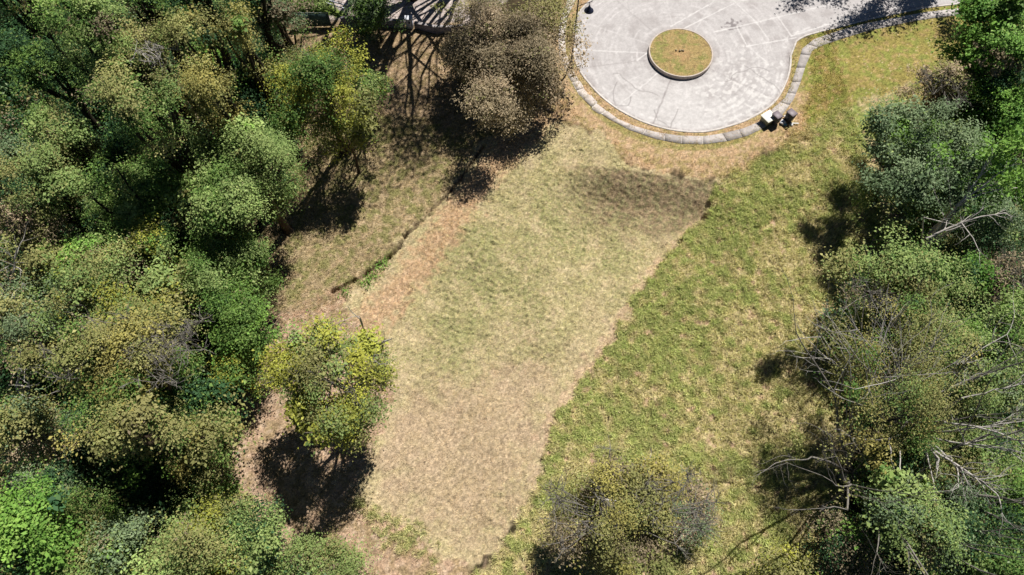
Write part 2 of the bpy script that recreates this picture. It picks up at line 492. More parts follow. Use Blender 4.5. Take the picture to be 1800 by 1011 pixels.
worn = sstep(7.0, 2.0, np.hypot(X - 20.8, Y - 41.8) + 1.2 * rn(1.5, 403))
rcol = mix(rcol, alb(220, 216, 211), 0.75 * worn * sstep(-0.3, 0.9, rn(0.7, 404) + 0.5 * pr))
rcol = mix(rcol, alb(214, 210, 206), 0.5 * sstep(6.0, 3.0, np.hypot(X - 14, Y - 39.5) + 1.0 * rn(1.2, 405)))
rcol = mix(rcol, c3, 0.4 * sstep(1.1, 0.0, R_ - ISL_R) )
rcol = mix(rcol, c3, 0.55 * sstep(0.45, 0.15, sdr) * (0.6 + 0.4 * np.clip(rn(0.8, 406), -1, 1)))
rcol = mix(rcol, alb(236, 232, 228), 0.5 * sstep(0.5, 0.75, sdr) * sstep(1.0, 0.75, sdr) * sstep(0, 1, rn(1.0, 407)))
pd = up(1287, 43)
rcol = mix(rcol, alb(128, 120, 120), 0.8 * sstep(0.7, 0.2, np.hypot((X - pd[0]) / 1.3, (Y - pd[1])) + 0.25 * rn(0.5, 408)))
# joints radiating from the island, and the ring joints and lane joints of the approach road
spoke = [-170, -148, -136, -112, -88, -60, -33, 176, 155, 128, 95, 60]
for k, a in enumerate(spoke):
    a = math.radians(a)
    d = np.abs(-(X - RC[0]) * math.sin(a) + (Y - RC[1]) * math.cos(a) + 0.03 * rn(1.5, 420 + k))
    f = ((X - RC[0]) * math.cos(a) + (Y - RC[1]) * math.sin(a) > ISL_R) & (R_ < RR)
    strong = 0.8 if k in (2, 3, 7) else 0.35
    rcol = mix(rcol, alb(218, 214, 210) if k % 3 else alb(150, 142, 140), strong * sstep(0.11, 0.03, d) * f * (0.6 + 0.4 * sstep(-1, 0.5, rn(1.2, 440 + k))))
lanes = [[(1120, 105), (1180, 60), (1290, 5)], [(1255, 55), (1330, 38), (1465, 5)], [(1296, 47), (1313, 78), (1345, 105)], [(1362, 20), (1392, 62)], [(1330, 38), (1352, 68)], [(1313, 80), (1400, 65)],
         [(1195, 145), (1235, 122)], [(1392, 62), (1560, 8)], [(1180, 45), (1250, 5)], [(1330, 38), (1280, -10)]]
for k, ln in enumerate(lanes):
    d = dist_line(G(ln), X, Y) + 0.02 * rn(1.0, 460 + k)
    rcol = mix(rcol, alb(220, 216, 212) if k != 6 else alb(212, 208, 204), 0.8 * sstep(0.10, 0.03, d))
for k in range(9):      # fine cracks
    q = np.random.default_rng(500 + k)
    p0 = RC + np.array([q.uniform(-7, 8), q.uniform(-9, 2)])
    ln = [tuple(p0)]
    a = q.uniform(0, 6.3)
    for _ in range(9):
        a += q.normal(0, 0.5)
        p0 = p0 + 0.55 * np.array([math.cos(a), math.sin(a)])
        ln.append(tuple(p0))
    rcol = mix(rcol, alb(120, 112, 110), 0.5 * sstep(0.07, 0.02, dist_line(ln, X, Y)))
q = np.random.default_rng(9).standard_normal(shp)
rcol *= (1 + 0.025 * q + 0.03 * rn(0.4, 409))[..., None]
keep = sdr > -0.09
nxr, nyr = len(rx), len(ry)
ii = np.arange(nxr * nyr).reshape(nyr, nxr)
kf = keep[:-1, :-1] & keep[:-1, 1:] & keep[1:, 1:] & keep[1:, :-1]
F = np.stack([ii[:-1, :-1], ii[:-1, 1:], ii[1:, 1:], ii[1:, :-1]], -1)[kf]
used = np.unique(F)
rem = np.full(nxr * nyr, -1)
rem[used] = np.arange(len(used))
ZR = np.full(X.shape, -0.10)
V = np.stack([X, Y, ZR], -1).reshape(-1, 3)[used]
tag(mesh_np('road', V, rem[F], M['road'], rcol.reshape(-1, 3)[used], smooth=True), kind='structure')
# kerb: a low stone rim swept along the road's edge
def sweep(poly_in, poly_out, z0, z1, name, mat, c, closed=True, seed=0):
    a, b = np.array(poly_in), np.array(poly_out)
    n = len(a)
    prof = [(a, z0), (a, z1), (b, z1), (b, z0)]
    V = np.concatenate([np.c_[p, np.full(n, z)] for p, z in prof])
    Q = []
    m = n if closed else n - 1
    for k in range(3):
        i = np.arange(m)
        j = (i + 1) % n
        Q.append(np.stack([k * n + i, k * n + j, (k + 1) * n + j, (k + 1) * n + i], 1))
    r = np.random.default_rng(seed)
    cc = np.tile(c, (n * 4, 1)) * (1 + 0.08 * r.standard_normal((4 * n, 1)))
    return mesh_np(name, V, np.concatenate(Q), mat, cc)
def resample(P, step, closed=True):
    P = np.array(P)
    if closed: P = np.vstack([P, P[:1]])
    d = np.concatenate([[0], np.cumsum(np.linalg.norm(np.diff(P, axis=0), axis=1))])
    s = np.arange(0, d[-1], step)
    return np.stack([np.interp(s, d, P[:, k]) for k in (0, 1)], 1)
def offset(P, o):
    t = np.roll(P, -1, 0) - np.roll(P, 1, 0)
    t /= np.linalg.norm(t, axis=1)[:, None] + 1e-9
    return P + o * np.stack([t[:, 1], -t[:, 0]], 1)
RP = resample(ROAD, 0.4)
area = 0.5 * np.sum(RP[:, 0] * np.roll(RP[:, 1], -1) - np.roll(RP[:, 0], -1) * RP[:, 1])
sg = 1 if area > 0 else -1
kerb = sweep(offset(RP, -0.04 * sg), offset(RP, 0.13 * sg), -0.35, 0.03, 'kerb', M['concrete'], alb(212, 204, 196), seed=3)
tag(kerb, kind='structure')

# ---------------------------------------------------------------- pavement of cast slabs
pin = [(1003, -20), (1012, 0), (998, 30), (993, 60), (995, 95), (1011, 131), (1029, 160), (1050, 184), (1082, 208), (1118, 223), (1154, 233), (1195, 239), (1237, 240), (1272, 234.5), (1308, 225.6), (1335, 214), (1353, 196), (1380, 172), (1392, 145), (1401, 116),
       (1410, 86), (1430, 70), (1454, 61), (1490, 50), (1525, 41), (1567, 33), (1626, 22), (1686, 15), (1740, 8), (1830, 0)]
pout = [(990, -20), (998, 0), (986, 30), (981, 60), (983, 98), (999, 134), (1017, 166), (1041, 190), (1073.6, 211), (1106, 228.6), (1154, 245), (1195, 252.5), (1237, 254), (1281, 248), (1314, 239), (1350, 221), (1373, 205), (1395, 175), (1407, 145), (1416, 116),
        (1428, 89), (1448, 79), (1484, 67), (1531, 53), (1567, 46), (1597, 39), (1641, 32), (1709, 24), (1760, 17), (1850, 9)]
A_, B_ = np.array(G(pin)), np.array(G(pout))
mid = (A_ + B_) / 2
d = np.concatenate([[0], np.cumsum(np.linalg.norm(np.diff(mid, axis=0), axis=1))])
def smooth_at(P, s):
    # cubic through the edge points
    return np.stack([np.interp(s, d, P[:, k]) for k in (0, 1)], -1)
pv = MB()
r = np.random.default_rng(12)
s = 0.0
while s < d[-1] - 0.3:
    L_ = 1.75 * r.uniform(0.8, 1.15)
    px_mid = smooth_at(mid, s)
    broken = px_mid[0] < 8.5 and px_mid[1] < 46
    if broken: L_ *= 0.6
    e = min(s + L_, d[-1])
    gap = 0.035 if not broken else 0.08
    n = 5
    ss = np.linspace(s + gap / 2, e - gap / 2, n)
    a, b = smooth_at(A_, ss), smooth_at(B_, ss)
    tz = 0.045 + (r.normal(0, 0.012) if broken else r.normal(0, 0.003))
    if broken:
        a, b = a + r.normal(0, 0.06, 2), b + r.normal(0, 0.06, 2)
    V = np.concatenate([np.c_[a, np.full(n, tz)], np.c_[b, np.full(n, tz)], np.c_[a, np.full(n, -0.15)], np.c_[b, np.full(n, -0.15)]])
    i = np.arange(n - 1)
    Q = [np.stack([n + i, n + i + 1, i + 1, i], 1), np.stack([i, i + 1, 2 * n + i + 1, 2 * n + i], 1), np.stack([n + i + 1, n + i, 3 * n + i, 3 * n + i + 1], 1),
         [(0, 2 * n, 3 * n, n)], [(n - 1, 2 * n - 1, 4 * n - 1, 3 * n - 1)]]
    tone = r.uniform(0.9, 1.06) * (0.82 if r.random() < 0.12 else 1)
    base = alb(198, 190, 184) if px_mid[0] > 9 else alb(208, 197, 188)
    if px_mid[1] > 47 and px_mid[0] < 9: base = alb(232, 222, 212)
    pv.add(V, np.concatenate([np.asarray(q) for q in Q]), c=base * tone)
    s = e
tag(pv.build('pavement', M['concrete']), kind='structure')
# mortar bed that shows pale in the joints
nb = 200
ss = np.linspace(0, d[-1], nb)
a, b = smooth_at(A_, ss), smooth_at(B_, ss)
V = np.concatenate([np.c_[a, np.full(nb, 0.027)], np.c_[b, np.full(nb, 0.027)]])
i = np.arange(nb - 1)
tag(mesh_np('pavement_bed', V, np.stack([nb + i, nb + i + 1, i + 1, i], 1), M['concrete'], np.tile(alb(222, 214, 206), (2 * nb, 1))), kind='structure')

# ---------------------------------------------------------------- small objects
def ground_z(x, y):
    j, i = gz(x, y)
    return float(Z[j, i])
# round planted island
isl = thing('traffic_island', (RC[0], RC[1], -0.10), 'round grassed traffic island with a low concrete rim in the turning circle', 'traffic island')
m = MB()
m.lathe((RC[0], RC[1], -0.12), [(ISL_R, 0), (ISL_R, 0.37), (ISL_R - 0.02, 0.39), (ISL_R - 0.11, 0.39), (ISL_R - 0.13, 0.36), (ISL_R - 0.13, 0.1)], 72, alb(206, 192, 180))
m.build('rim', M['concrete'], isl)
n = 60
q = np.linspace(-ISL_R, ISL_R, n)
X, Y = np.meshgrid(q, q)
ir = np.hypot(X, Y)
sq = np.maximum(np.abs(X), np.abs(Y)) / (ir + 1e-9)
X, Y = X * sq * (ISL_R - 0.1) / ISL_R, Y * sq * (ISL_R - 0.1) / ISL_R
n1, n2, n3 = fnoise((n, n), 14, 600), fnoise((n, n), 6, 601), fnoise((n, n), 3, 602)
c = alb(168, 146, 98)[None, None] * np.ones((n, n, 1))
c = mix(c, alb(146, 142, 84), sstep(-0.2, 1.2, n1 - 0.8 * (X / 3)))
c = mix(c, alb(184, 150, 108), 0.8 * sstep(1.0, 0.2, np.hypot(X - 0.1, Y + 0.3) + 0.3 * n2))
c = mix(c, alb(190, 164, 118), 0.6 * sstep(0.3, 1.5, n2))
c = mix(c, alb(112, 116, 70), 0.6 * sstep(1.3, 2.2, n2 + 0.4 * n3))
c = mix(c, alb(140, 116, 84), 0.5 * sstep(0.6, 1.8, fnoise((n, n), 9, 603)))
V = np.stack([X, Y, 0.33 + 0.06 * (1 - (X * X + Y * Y) / 9) + 0.012 * n3], -1).reshape(-1, 3)
ii = np.arange(n * n).reshape(n, n)
mesh_np('turf', V, np.stack([ii[:-1, :-1], ii[:-1, 1:], ii[1:, 1:], ii[1:, :-1]], -1).reshape(-1, 4), M['ground'], c.reshape(-1, 3), isl, True)
r = np.random.default_rng(31)
for k in range(5):
    p = np.array([RC[0] + r.normal(0, 0.16), RC[1] + 0.12 + r.normal(0, 0.12), 0.33])
    mm = MB()
    st = thing('stone', p, ['pale chipped stone at the middle of the grassed traffic island'][0], 'stone', 'stones at the middle of the traffic island')
    P = r.standard_normal((3, 3))
    prof = [(0.02, -0.05), (0.09, -0.02), (0.10, 0.04), (0.06, 0.09), (0.0, 0.10)]
    mm.lathe(p, [(rr_ * r.uniform(0.8, 1.2), z_) for rr_, z_ in prof], 7, alb(196, 176, 140) * r.uniform(0.6, 1.1))
    mm.build('body', M['concrete'], st)

# street lamp
b0 = up(1003, 120)
lamp = thing('street_lamp', (b0[0], b0[1], 0.0), 'tall dark street lamp at the edge of the concrete turning circle', 'street lamp')
dk = alb(52, 54, 66)
m = MB()
m.tube([(b0[0], b0[1], 0.1), (b0[0] + 0.02, b0[1], 4), (b0[0] + 0.04, b0[1], 9.2)], [0.085, 0.07, 0.045], 10, dk)
m.build('pole', M['paint'], lamp, True)
m = MB()
m.lathe((b0[0], b0[1], -0.05), [(0.0, 0.0), (0.30, 0.0), (0.31, 0.12), (0.26, 0.55), (0.17, 0.85), (0.10, 0.95), (0.0, 0.95)], 8, alb(60, 60, 66))
m.build('base', M['paint'], lamp)
m = MB()
ah = 7.05
m.tube([(b0[0] + 0.03, b0[1], ah), (b0[0] + 0.45, b0[1] + 0.1, ah + 0.16), (b0[0] + 1.22, b0[1] + 0.28, ah + 0.3)], [0.035, 0.03, 0.03], 6, dk)
m.tube([(b0[0] + 1.02, b0[1] + 0.22, ah + 0.28), (b0[0] + 1.02, b0[1] + 0.22, ah - 0.1)], [0.03, 0.03], 6, dk)
m.build('arm', M['paint'], lamp, True)
m = MB()
hc = (b0[0] + 1.02, b0[1] + 0.22, ah - 0.62)
m.lathe(hc, [(0.0, 0.52), (0.08, 0.52), (0.10, 0.38), (0.16, 0.33), (0.22, 0.16), (0.38, 0.06), (0.40, 0.0), (0.36, -0.02), (0.0, -0.02)], 20, alb(40, 46, 66))
m.build('lamp_head', M['paint'], lamp, True)

# cream cabinet beside the pavement
c0 = up(1347, 214)
az = math.radians(33)
cab = thing('utility_cabinet', (c0[0], c0[1], 0), 'square cream utility cabinet with flat pale roof standing on the pavement', 'cabinet')
m = MB()
m.box((c0[0], c0[1], 0.34), (0.80, 0.80, 0.68), az, 1.0, alb(150, 156, 136), 0.015)  # cream body toned darker and greener to carry its shade
m.build('body', M['paint'], cab)
m = MB()
m.box((c0[0], c0[1], 0.71), (1.06, 1.02, 0.06), az, 1.0, alb(250, 247, 232), 0.012)
m.build('roof', M['paint'], cab)
m = MB()
ux, uy = np.array([math.cos(az), math.sin(az)]), np.array([-math.sin(az), math.cos(az)])
p = c0[:2] - uy * 0.41
m.box((p[0], p[1], 0.36), (0.62, 0.02, 0.54), az, 1.0, alb(140, 146, 128), 0.004)
m.build('door', M['paint'], cab)
# two wheeled bins
def bin_(px, py, rz, label, tilt_lid):
    c = up(px, py)
    t = thing('wheeled_bin', (c[0], c[1], 0.0), label, 'bin', 'grey wheeled bins beside the pavement')
    u, v = np.array([math.cos(rz), math.sin(rz)]), np.array([-math.sin(rz), math.cos(rz)])
    m = MB()
    m.box((c[0], c[1], 0.55), (0.50, 0.58, 0.94), rz, 1.22, alb(62, 66, 78), 0.02)
    m.build('body', M['plastic'], t)
    m = MB()
    m.box((c[0], c[1], 1.055), (0.66, 0.74, 0.07), rz, 0.94, alb(132, 120, 124), 0.015)
    q = c[:2] + v * 0.38
    m.box((q[0], q[1], 1.04), (0.60, 0.05, 0.05), rz, 1.0, alb(70, 68, 74), 0.01)
    m.build('lid', M['plastic'], t)
    for sgn in (-1, 1):
        m = MB()
        q = c[:2] + v * 0.27
        a = q + u * 0.24 * sgn
        b = q + u * 0.31 * sgn
        m.tube([(a[0], a[1], 0.12), (b[0], b[1], 0.12)], [0.12, 0.12], 14, alb(38, 38, 40))
        m.build('wheel', M['plastic'], t)
bin_(1360, 216, math.radians(33), 'grey wheeled bin close against the cream utility cabinet', 0)
bin_(1385, 212, math.radians(38), 'grey wheeled bin standing on the grass among spilled white rubbish', 0)
# rubbish round the second bin
def bag(px, py, r_, c, name, label, cat, flat=0.6, seed=0, rz=0, ln=1.0):
    p = up(px, py)
    z0 = ground_z(p[0], p[1])
    t = np.random.default_rng(seed)
    o = thing(name, (p[0], p[1], z0), label, cat, 'litter around the grass bin')
    nu, nv = 14, 8
    V = []
    for i in range(nv + 1):
        ph = math.pi * i / nv
        for j in range(nu):
            th = 2 * math.pi * j / nu
            k = r_ * (1 + 0.18 * math.sin(3 * th + i) + t.normal(0, 0.06))
            x, y = k * math.sin(ph) * math.cos(th) * ln, k * math.sin(ph) * math.sin(th)
            V.append((p[0] + x * math.cos(rz) - y * math.sin(rz), p[1] + x * math.sin(rz) + y * math.cos(rz), z0 + flat * r_ + flat * k * math.cos(ph)))
    Q = [(i * nu + j, i * nu + (j + 1) % nu, (i + 1) * nu + (j + 1) % nu, (i + 1) * nu + j) for i in range(nv) for j in range(nu)]
    m = MB()
    m.add(V, Q, c=c)
    m.build('sack', M['plastic'], o, True)
bag(1375, 217, 0.26, alb(238, 240, 244), 'plastic_bag', 'white plastic bag left of the litter-strewn bin', 'bag', 0.55, 1)
bag(1378.5, 219, 0.20, alb(60, 130, 175), 'plastic_bag', 'small blue plastic bag beside the white bag', 'bag', 0.5, 2)
bag(1391, 219, 0.15, alb(236, 236, 234), 'plastic_bag', 'small crumpled white bag right of the litter-strewn bin', 'bag', 0.5, 3)
bag(1380, 204.5, 0.12, alb(226, 214, 200), 'paper_scrap', 'cream paper scrap behind the litter-strewn bin', 'paper', 0.25, 4)
p = up(1396, 217.5)
t = thing('foam_strip', (p[0], p[1], 0.03), 'long thin white foam strip lying on grass beside the bin', 'foam strip')
m = MB()
m.box((p[0], p[1], 0.06), (0.75, 0.09, 0.05), -0.05, 1.0, alb(244, 242, 236), 0.01)
m.build('strip', M['plastic'], t)
#@@TREES
# ---------------------------------------------------------------- plants
PAL = {   # picture colours of sunlit leaves: two main tones and a rarer third
 'pale': [(148, 166, 98), (120, 144, 80), (172, 182, 114)],
 'olive': [(156, 152, 96), (132, 138, 80), (176, 168, 112)],
 'ochre': [(166, 156, 88), (142, 138, 74), (186, 176, 110)],
 'green': [(110, 140, 68), (84, 116, 54), (146, 164, 86)],
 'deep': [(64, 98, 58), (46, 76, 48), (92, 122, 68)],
 'grey': [(132, 150, 108), (108, 130, 92), (156, 168, 130)],
 'lime': [(132, 168, 76), (104, 144, 62), (160, 186, 98)],
 'yellow': [(174, 174, 72), (146, 152, 68), (194, 192, 96)],
 'brown': [(150, 135, 108), (122, 112, 86), (172, 156, 128)],
 'dry': [(176, 156, 126), (150, 132, 106), (196, 180, 152)],
 'emerald': [(112, 152, 62), (82, 124, 50), (148, 184, 84)],
}
def leaf_cols(r, n, pal, mix_=0.5, clump=None):
    A, B, C = [lin(q) / K_LEAF for q in PAL[pal]]
    t = np.clip(mix_ + (0 if clump is None else clump) + r.normal(0, 0.14, n), 0, 1)[:, None]
    c = A * t + B * (1 - t)
    s_ = (r.random(n) < 0.16)[:, None]
    c = np.where(s_, 0.5 * C + 0.5 * c, c)
    return c * np.exp(r.normal(0, 0.07, n))[:, None]
def leaf_quads(r, P, out, size, upw=0.75, rand=0.75, aspect=0.62, droop=0.0):
    """one folded four-point leaf at each point of P"""
    n = len(P)
    N = np.array([0, 0, upw]) + out * 0.65 + r.normal(0, rand, (n, 3)) * 0.62
    N /= np.linalg.norm(N, axis=1)[:, None] + 1e-9
    D = r.normal(0, 1, (n, 3)) + out * 0.8 - np.array([0, 0, droop])
    D -= N * np.sum(D * N, axis=1)[:, None]
    D /= np.linalg.norm(D, axis=1)[:, None] + 1e-9
    S = np.cross(N, D)
    L_ = size * np.exp(r.normal(0, 0.28, n))[:, None]
    W = L_ * aspect
    a = P - D * L_ * 0.5
    b = P - S * W * 0.5 + N * W * 0.18
    c = P + D * L_ * 0.5 - N * L_ * 0.10
    d = P + S * W * 0.5 + N * W * 0.18
    V = np.stack([a, b, c, d], 1).reshape(-1, 3)
    F = np.arange(4 * n).reshape(n, 4)
    return V, F
WILD = ('green', 'pale', 'olive', 'brown', 'lime', 'deep')
def crown_mesh(r, C, R, dens, size, pals, droop=0.0, clump=0.32, low=-0.25, open_=0.0, spray=0.38, aspect=0.62, flat=1.0, down=None, south=None, wild=0.1):
    """leaves in sprays, sprays in clumps, clumps over an uneven ellipsoid"""
    R = np.asarray(R, float) * np.array([1.1, 1.1, 1.0])
    size, dens = size * 0.76, dens * 1.5
    rm = (R[0] + R[1]) / 2
    lob = r.normal(0, 1, (6, 3)) * np.array([1, 1, .6])
    lob /= np.linalg.norm(lob, axis=1)[:, None]
    ncl = max(6, int((2.4 if down else 1.7) / (clump * clump)))
    d = r.normal(0, 1, (ncl * 4, 3))
    d /= np.linalg.norm(d, axis=1)[:, None]
    d = d[d[:, 2] > low][:ncl]
    ncl = len(d)
    lump = 0.72 + 0.46 * np.max(np.clip(d @ lob.T, 0, 1) ** 3 * r.uniform(.6, 1.1, 6), axis=1) + r.normal(0, 0.12, ncl)
    if not wild: lump = 0.92 + 0.10 * np.sin(3 * np.arctan2(d[:, 1], d[:, 0]) + r.uniform(0, 6)) + r.normal(0, 0.09, ncl)
    Rz = np.where(d[:, 2] < 0, down if down else R[2], R[2])
    cc = C + d * np.stack([np.full(ncl, R[0]), np.full(ncl, R[1]), Rz], 1) * ((r.uniform(0.42, 1.0, ncl) ** 0.8 if wild else r.uniform(0.45, 0.92, ncl)) * lump)[:, None]
    cc[:, 2] = np.maximum(cc[:, 2], 0.3)
    rc = rm * clump * np.exp(r.normal(-0.34, 0.38, ncl)).clip(.3, 1.6)
    el = np.exp(r.normal(0, 0.45 if wild else 0.25, (ncl, 3)) * np.array([1, 1, .6]))
    yaw = r.uniform(0, math.pi, ncl)
    keep = r.random(ncl) > open_
    cc, rc, d, el, yaw = cc[keep], rc[keep], d[keep], el[keep], yaw[keep]
    ncl = len(cc)
    area = math.pi * R[0] * R[1] * (1.5 if down else 1.0) * 1.75
    ntot = int(dens * area)
    per_spray = 22
    nsp = max(ncl * 3, ntot // per_spray)
    ci = r.choice(ncl, nsp, p=rc ** 2 / np.sum(rc ** 2))
    dd_ = r.normal(0, 1, (nsp, 3)) + np.array([0, 0, 0.55]) + d[ci] * 0.5
    dd_ /= np.linalg.norm(dd_, axis=1)[:, None]
    dd_ = dd_ * el[ci]
    cy, sy = np.cos(yaw[ci]), np.sin(yaw[ci])
    dd_ = np.stack([cy * dd_[:, 0] - sy * dd_[:, 1], sy * dd_[:, 0] + cy * dd_[:, 1], dd_[:, 2]], 1)
    if not wild: rc_k, far = 1.0, 1.15
    else: rc_k, far = 1.0, 2.0
    reach = np.where(r.random(nsp) < (0.3 if wild else 0.12), r.uniform(1.0, far, nsp), r.uniform(0.35, 1.0, nsp) ** 0.6)
    sp_ = cc[ci] + dd_ * (rc[ci] * reach)[:, None] * np.array([1, 1, 0.8 * flat])
    tone_c = r.normal(0, 0.28, ncl)[ci]
    tone = tone_c * 1.2 + r.normal(0, 0.2, nsp)
    pals = [(q[0], q[1] * (1 - wild)) for q in pals] + ([(q, wild / len(WILD)) for q in WILD] if wild else [])
    pw = np.array([q[1] for q in pals])
    pc = r.choice(len(pals), ncl, p=pw / pw.sum())
    if south is not None: pc = np.where((d[:, 1] - d[:, 2] < 0.1) & (r.random(ncl) < .4), [q[0] for q in pals].index(south), pc)
    pc = pc[ci]
    sw = r.random(nsp) < 0.2
    pc = np.where(sw, r.choice(len(pals), nsp, p=pw / pw.sum()), pc)
    k = r.poisson(per_spray, nsp)
    si = np.repeat(np.arange(nsp), k)
    P = sp_[si] + r.normal(0, 1, (len(si), 3)) * spray * np.array([1, 1, 0.45]) * r.uniform(0.6, 1.2, nsp)[si][:, None]
    if droop: P[:, 2] -= np.abs(r.normal(0, droop, len(si)))
    P[:, 2] = np.maximum(P[:, 2], 0.12)
    out = (P - C) / R
    out /= np.linalg.norm(out, axis=1)[:, None] + 1e-9
    o2 = P - cc[ci][si]
    o2 /= np.linalg.norm(o2, axis=1)[:, None] + 1e-9
    out = 0.4 * out + 0.35 * o2
    V, F_ = leaf_quads(r, P, out, size * np.exp(r.normal(0, .22, ncl))[ci][si][:, None], aspect=aspect, droop=droop)
    col = np.zeros((len(P), 3))
    shade = np.exp(r.normal(0, 0.12, ncl))[ci][si]
    for i, (pn, _) in enumerate(pals):
        m_ = pc[si] == i
        col[m_] = leaf_cols(r, int(m_.sum()), pn, 0.5, tone[si][m_])
    col *= shade[:, None]
    return V, F_, np.repeat(col, 4, axis=0), cc, rc
def limb(m, r, a, b, r0, r1, c, n=6, wob=0.12, k=6, sag=0.0):
    t = np.linspace(0, 1, k)[:, None]
    L_ = np.linalg.norm(b - a)
    P = a * (1 - t) + b * t
    off = np.cumsum(r.normal(0, wob * L_ / k, (k, 3)), axis=0) * np.sin(t * math.pi)
    P = P + off
    P[:, 2] -= sag * L_ * (t[:, 0] * (1 - t[:, 0]))
    m.tube(P, r0 * (1 - t[:, 0]) + r1 * t[:, 0], n, c, cap=False)
    return P
def trunk_mesh(r, base, C, cc, rc, r0, c, lean=0.0, nlimb=9):
    m = MB()
    fork = np.array([base[0] * 0.55 + C[0] * 0.45, base[1] * 0.55 + C[1] * 0.45, base[2] + (C[2] - base[2]) * 0.55])
    limb(m, r, np.array([base[0], base[1], base[2] - 0.3]), fork, r0, r0 * 0.62, c, 8, 0.06)
    m.tube([(base[0], base[1], base[2] - 0.2), (base[0], base[1], base[2] + 0.35)], [r0 * 1.5, r0 * 1.02], 8, c, cap=False)
    idx = r.permutation(len(cc))[:nlimb]
    for i in idx:
        limb(m, r, fork + r.normal(0, 0.05, 3), cc[i], r0 * 0.42, r0 * 0.10, c, 6, 0.16)
    return m
def twig_burst(m, r, c, n, L_, rad, up_=0.4, col=(1, 1, 1), dirn=None, sub=3):
    for i in range(n):
        d = r.normal(0, 1, 3) + np.array([0, 0, up_])
        if dirn is not None: d = d * 0.5 + np.asarray(dirn) * 1.2
        d /= np.linalg.norm(d)
        b = c + d * L_ * r.uniform(0.5, 1.1)
        P = limb(m, r, c, b, rad, rad * 0.35, col, 4, 0.22, 5)
        for j in range(sub):
            q = P[r.integers(1, 5)]
            e = d + r.normal(0, 0.55, 3)
            e /= np.linalg.norm(e)
            limb(m, r, q, q + e * L_ * r.uniform(0.2, 0.5), rad * 0.55, rad * 0.2, col, 4, 0.2, 4)
def grow(m, r, p, d, L_, rad, lev, c, spread=0.6, upb=0.15, kids=3, wob=0.12, tips=None, shrink=0.66):
    k = 6
    P = [np.array(p, float)]
    dd_ = np.array(d, float)
    for i in range(k - 1):
        dd_ = dd_ + r.normal(0, wob, 3) + np.array([0, 0, upb * 0.12])
        dd_ /= np.linalg.norm(dd_)
        P.append(P[-1] + dd_ * L_ / (k - 1))
    P = np.array(P)
    R_e = rad * (0.55 if lev else 0.3)
    m.tube(P, np.linspace(rad, R_e, k), 7 if rad > 0.08 else (5 if rad > 0.025 else 4), c, cap=False)
    if lev == 0:
        if tips is not None: tips.append(P[-1])
        return
    for i in range(kids):
        t = r.uniform(0.35, 1.0) if i else 1.0
        f = t * (k - 1)
        i0 = min(int(f), k - 2)
        q = P[i0] + (P[i0 + 1] - P[i0]) * (f - i0)
        e = dd_ + r.normal(0, spread, 3) + np.array([0, 0, upb])
        e /= np.linalg.norm(e)
        rr_ = rad * (1 - 0.45 * t) * (0.78 if i == 0 else 0.6)
        grow(m, r, q, e, L_ * shrink * r.uniform(0.75, 1.15), rr_, lev - 1, c, spread, upb, kids, wob, tips, shrink)

BARK = {'brown': lin((96, 82, 66)) / 1.3, 'grey': lin((150, 144, 134)) / 1.3, 'pale': lin((208, 201, 192)) / 1.25, 'dark': lin((62, 56, 46)) / 1.3}
_seed = [100]
def tree(name, cat, px, py, rpx, rpy, H, rz, pals, label, group, size=0.165, dens=230, droop=0.0, clump=0.25, open_=0.16, bark='brown', twigs=0, twigcol='grey', spray=0.36, low=-0.8, down=None, seed=None, tr=None, aspect=0.62, tw_at=None, lean=(0, 0), nlimb=9, south=None):
    """px, py, rpx, rpy: where the crown is seen; H: height of its middle; rz: half its depth"""
    _seed[0] += 1
    r = np.random.default_rng(seed or _seed[0])
    if group == FT and px < 425 and py < 345:      # crowns lifted and trimmed, bark darkened, to deepen the shade here
        if H > 7: H, rpx, rpy, bark = H + 2.5, rpx * .88, rpy * .86, 'dark'
        else: H, rpx, rpy = H * .75, rpx * .9, rpy * .9
        down = .55 * H if down is None else down
    C = up(px, py, H)
    k = depth(px, py, H) / FPX
    R = np.array([rpx * k, rpy * k * 1.08, rz])
    if isinstance(pals, str): pals = [(pals, 1.0)]
    base = np.array([C[0] + lean[0] + r.normal(0, 0.25), C[1] + lean[1] + r.normal(0, 0.25), 0.0])
    base[2] = ground_z(base[0], base[1])
    t = thing(name, tuple(base), label, cat, group)
    V, F_, col, cc, rc = crown_mesh(r, C, R, dens, size, pals, droop, clump, low, open_, spray, aspect, 1.0, down if down is not None else 0.9 * H, south, 0.1 if group else 0.0)
    mesh_np('crown', V - base, F_, M['leaf'], col, t)
    r0 = tr or 0.035 * H + 0.04
    m_ = trunk_mesh(r, base, C, cc, rc, r0, BARK[bark], nlimb=nlimb)
    m_.build('trunk', M['bark'], t, True)
    if twigs:
        m_ = MB()
        for i in range(twigs):
            if tw_at:
                a = tw_at[i % len(tw_at)]
                q = up(a[0] + r.normal(0, a[2]), a[1] + r.normal(0, a[2]), H + rz * 0.75)
            else:
                q = cc[r.integers(len(cc))]
            limb(m_, r, C, q, 0.03, 0.02, BARK[twigcol], 4, 0.1)
            twig_burst(m_, r, q, 5, 1.1, 0.02, 0.9, BARK[twigcol])
        m_.build('twigs', M['bark'], t)
    return t
FT = 'trees of the dense woodland on the left'
RT = 'trees and shrubs of the woodland edge on the right'
T, S = 'broadleaf_tree', 'shrub'
def T_(*a, **k): return tree('broadleaf_tree', 'tree', *a, **k)
def S_(*a, **k): return tree('shrub', 'shrub', *a, **k)
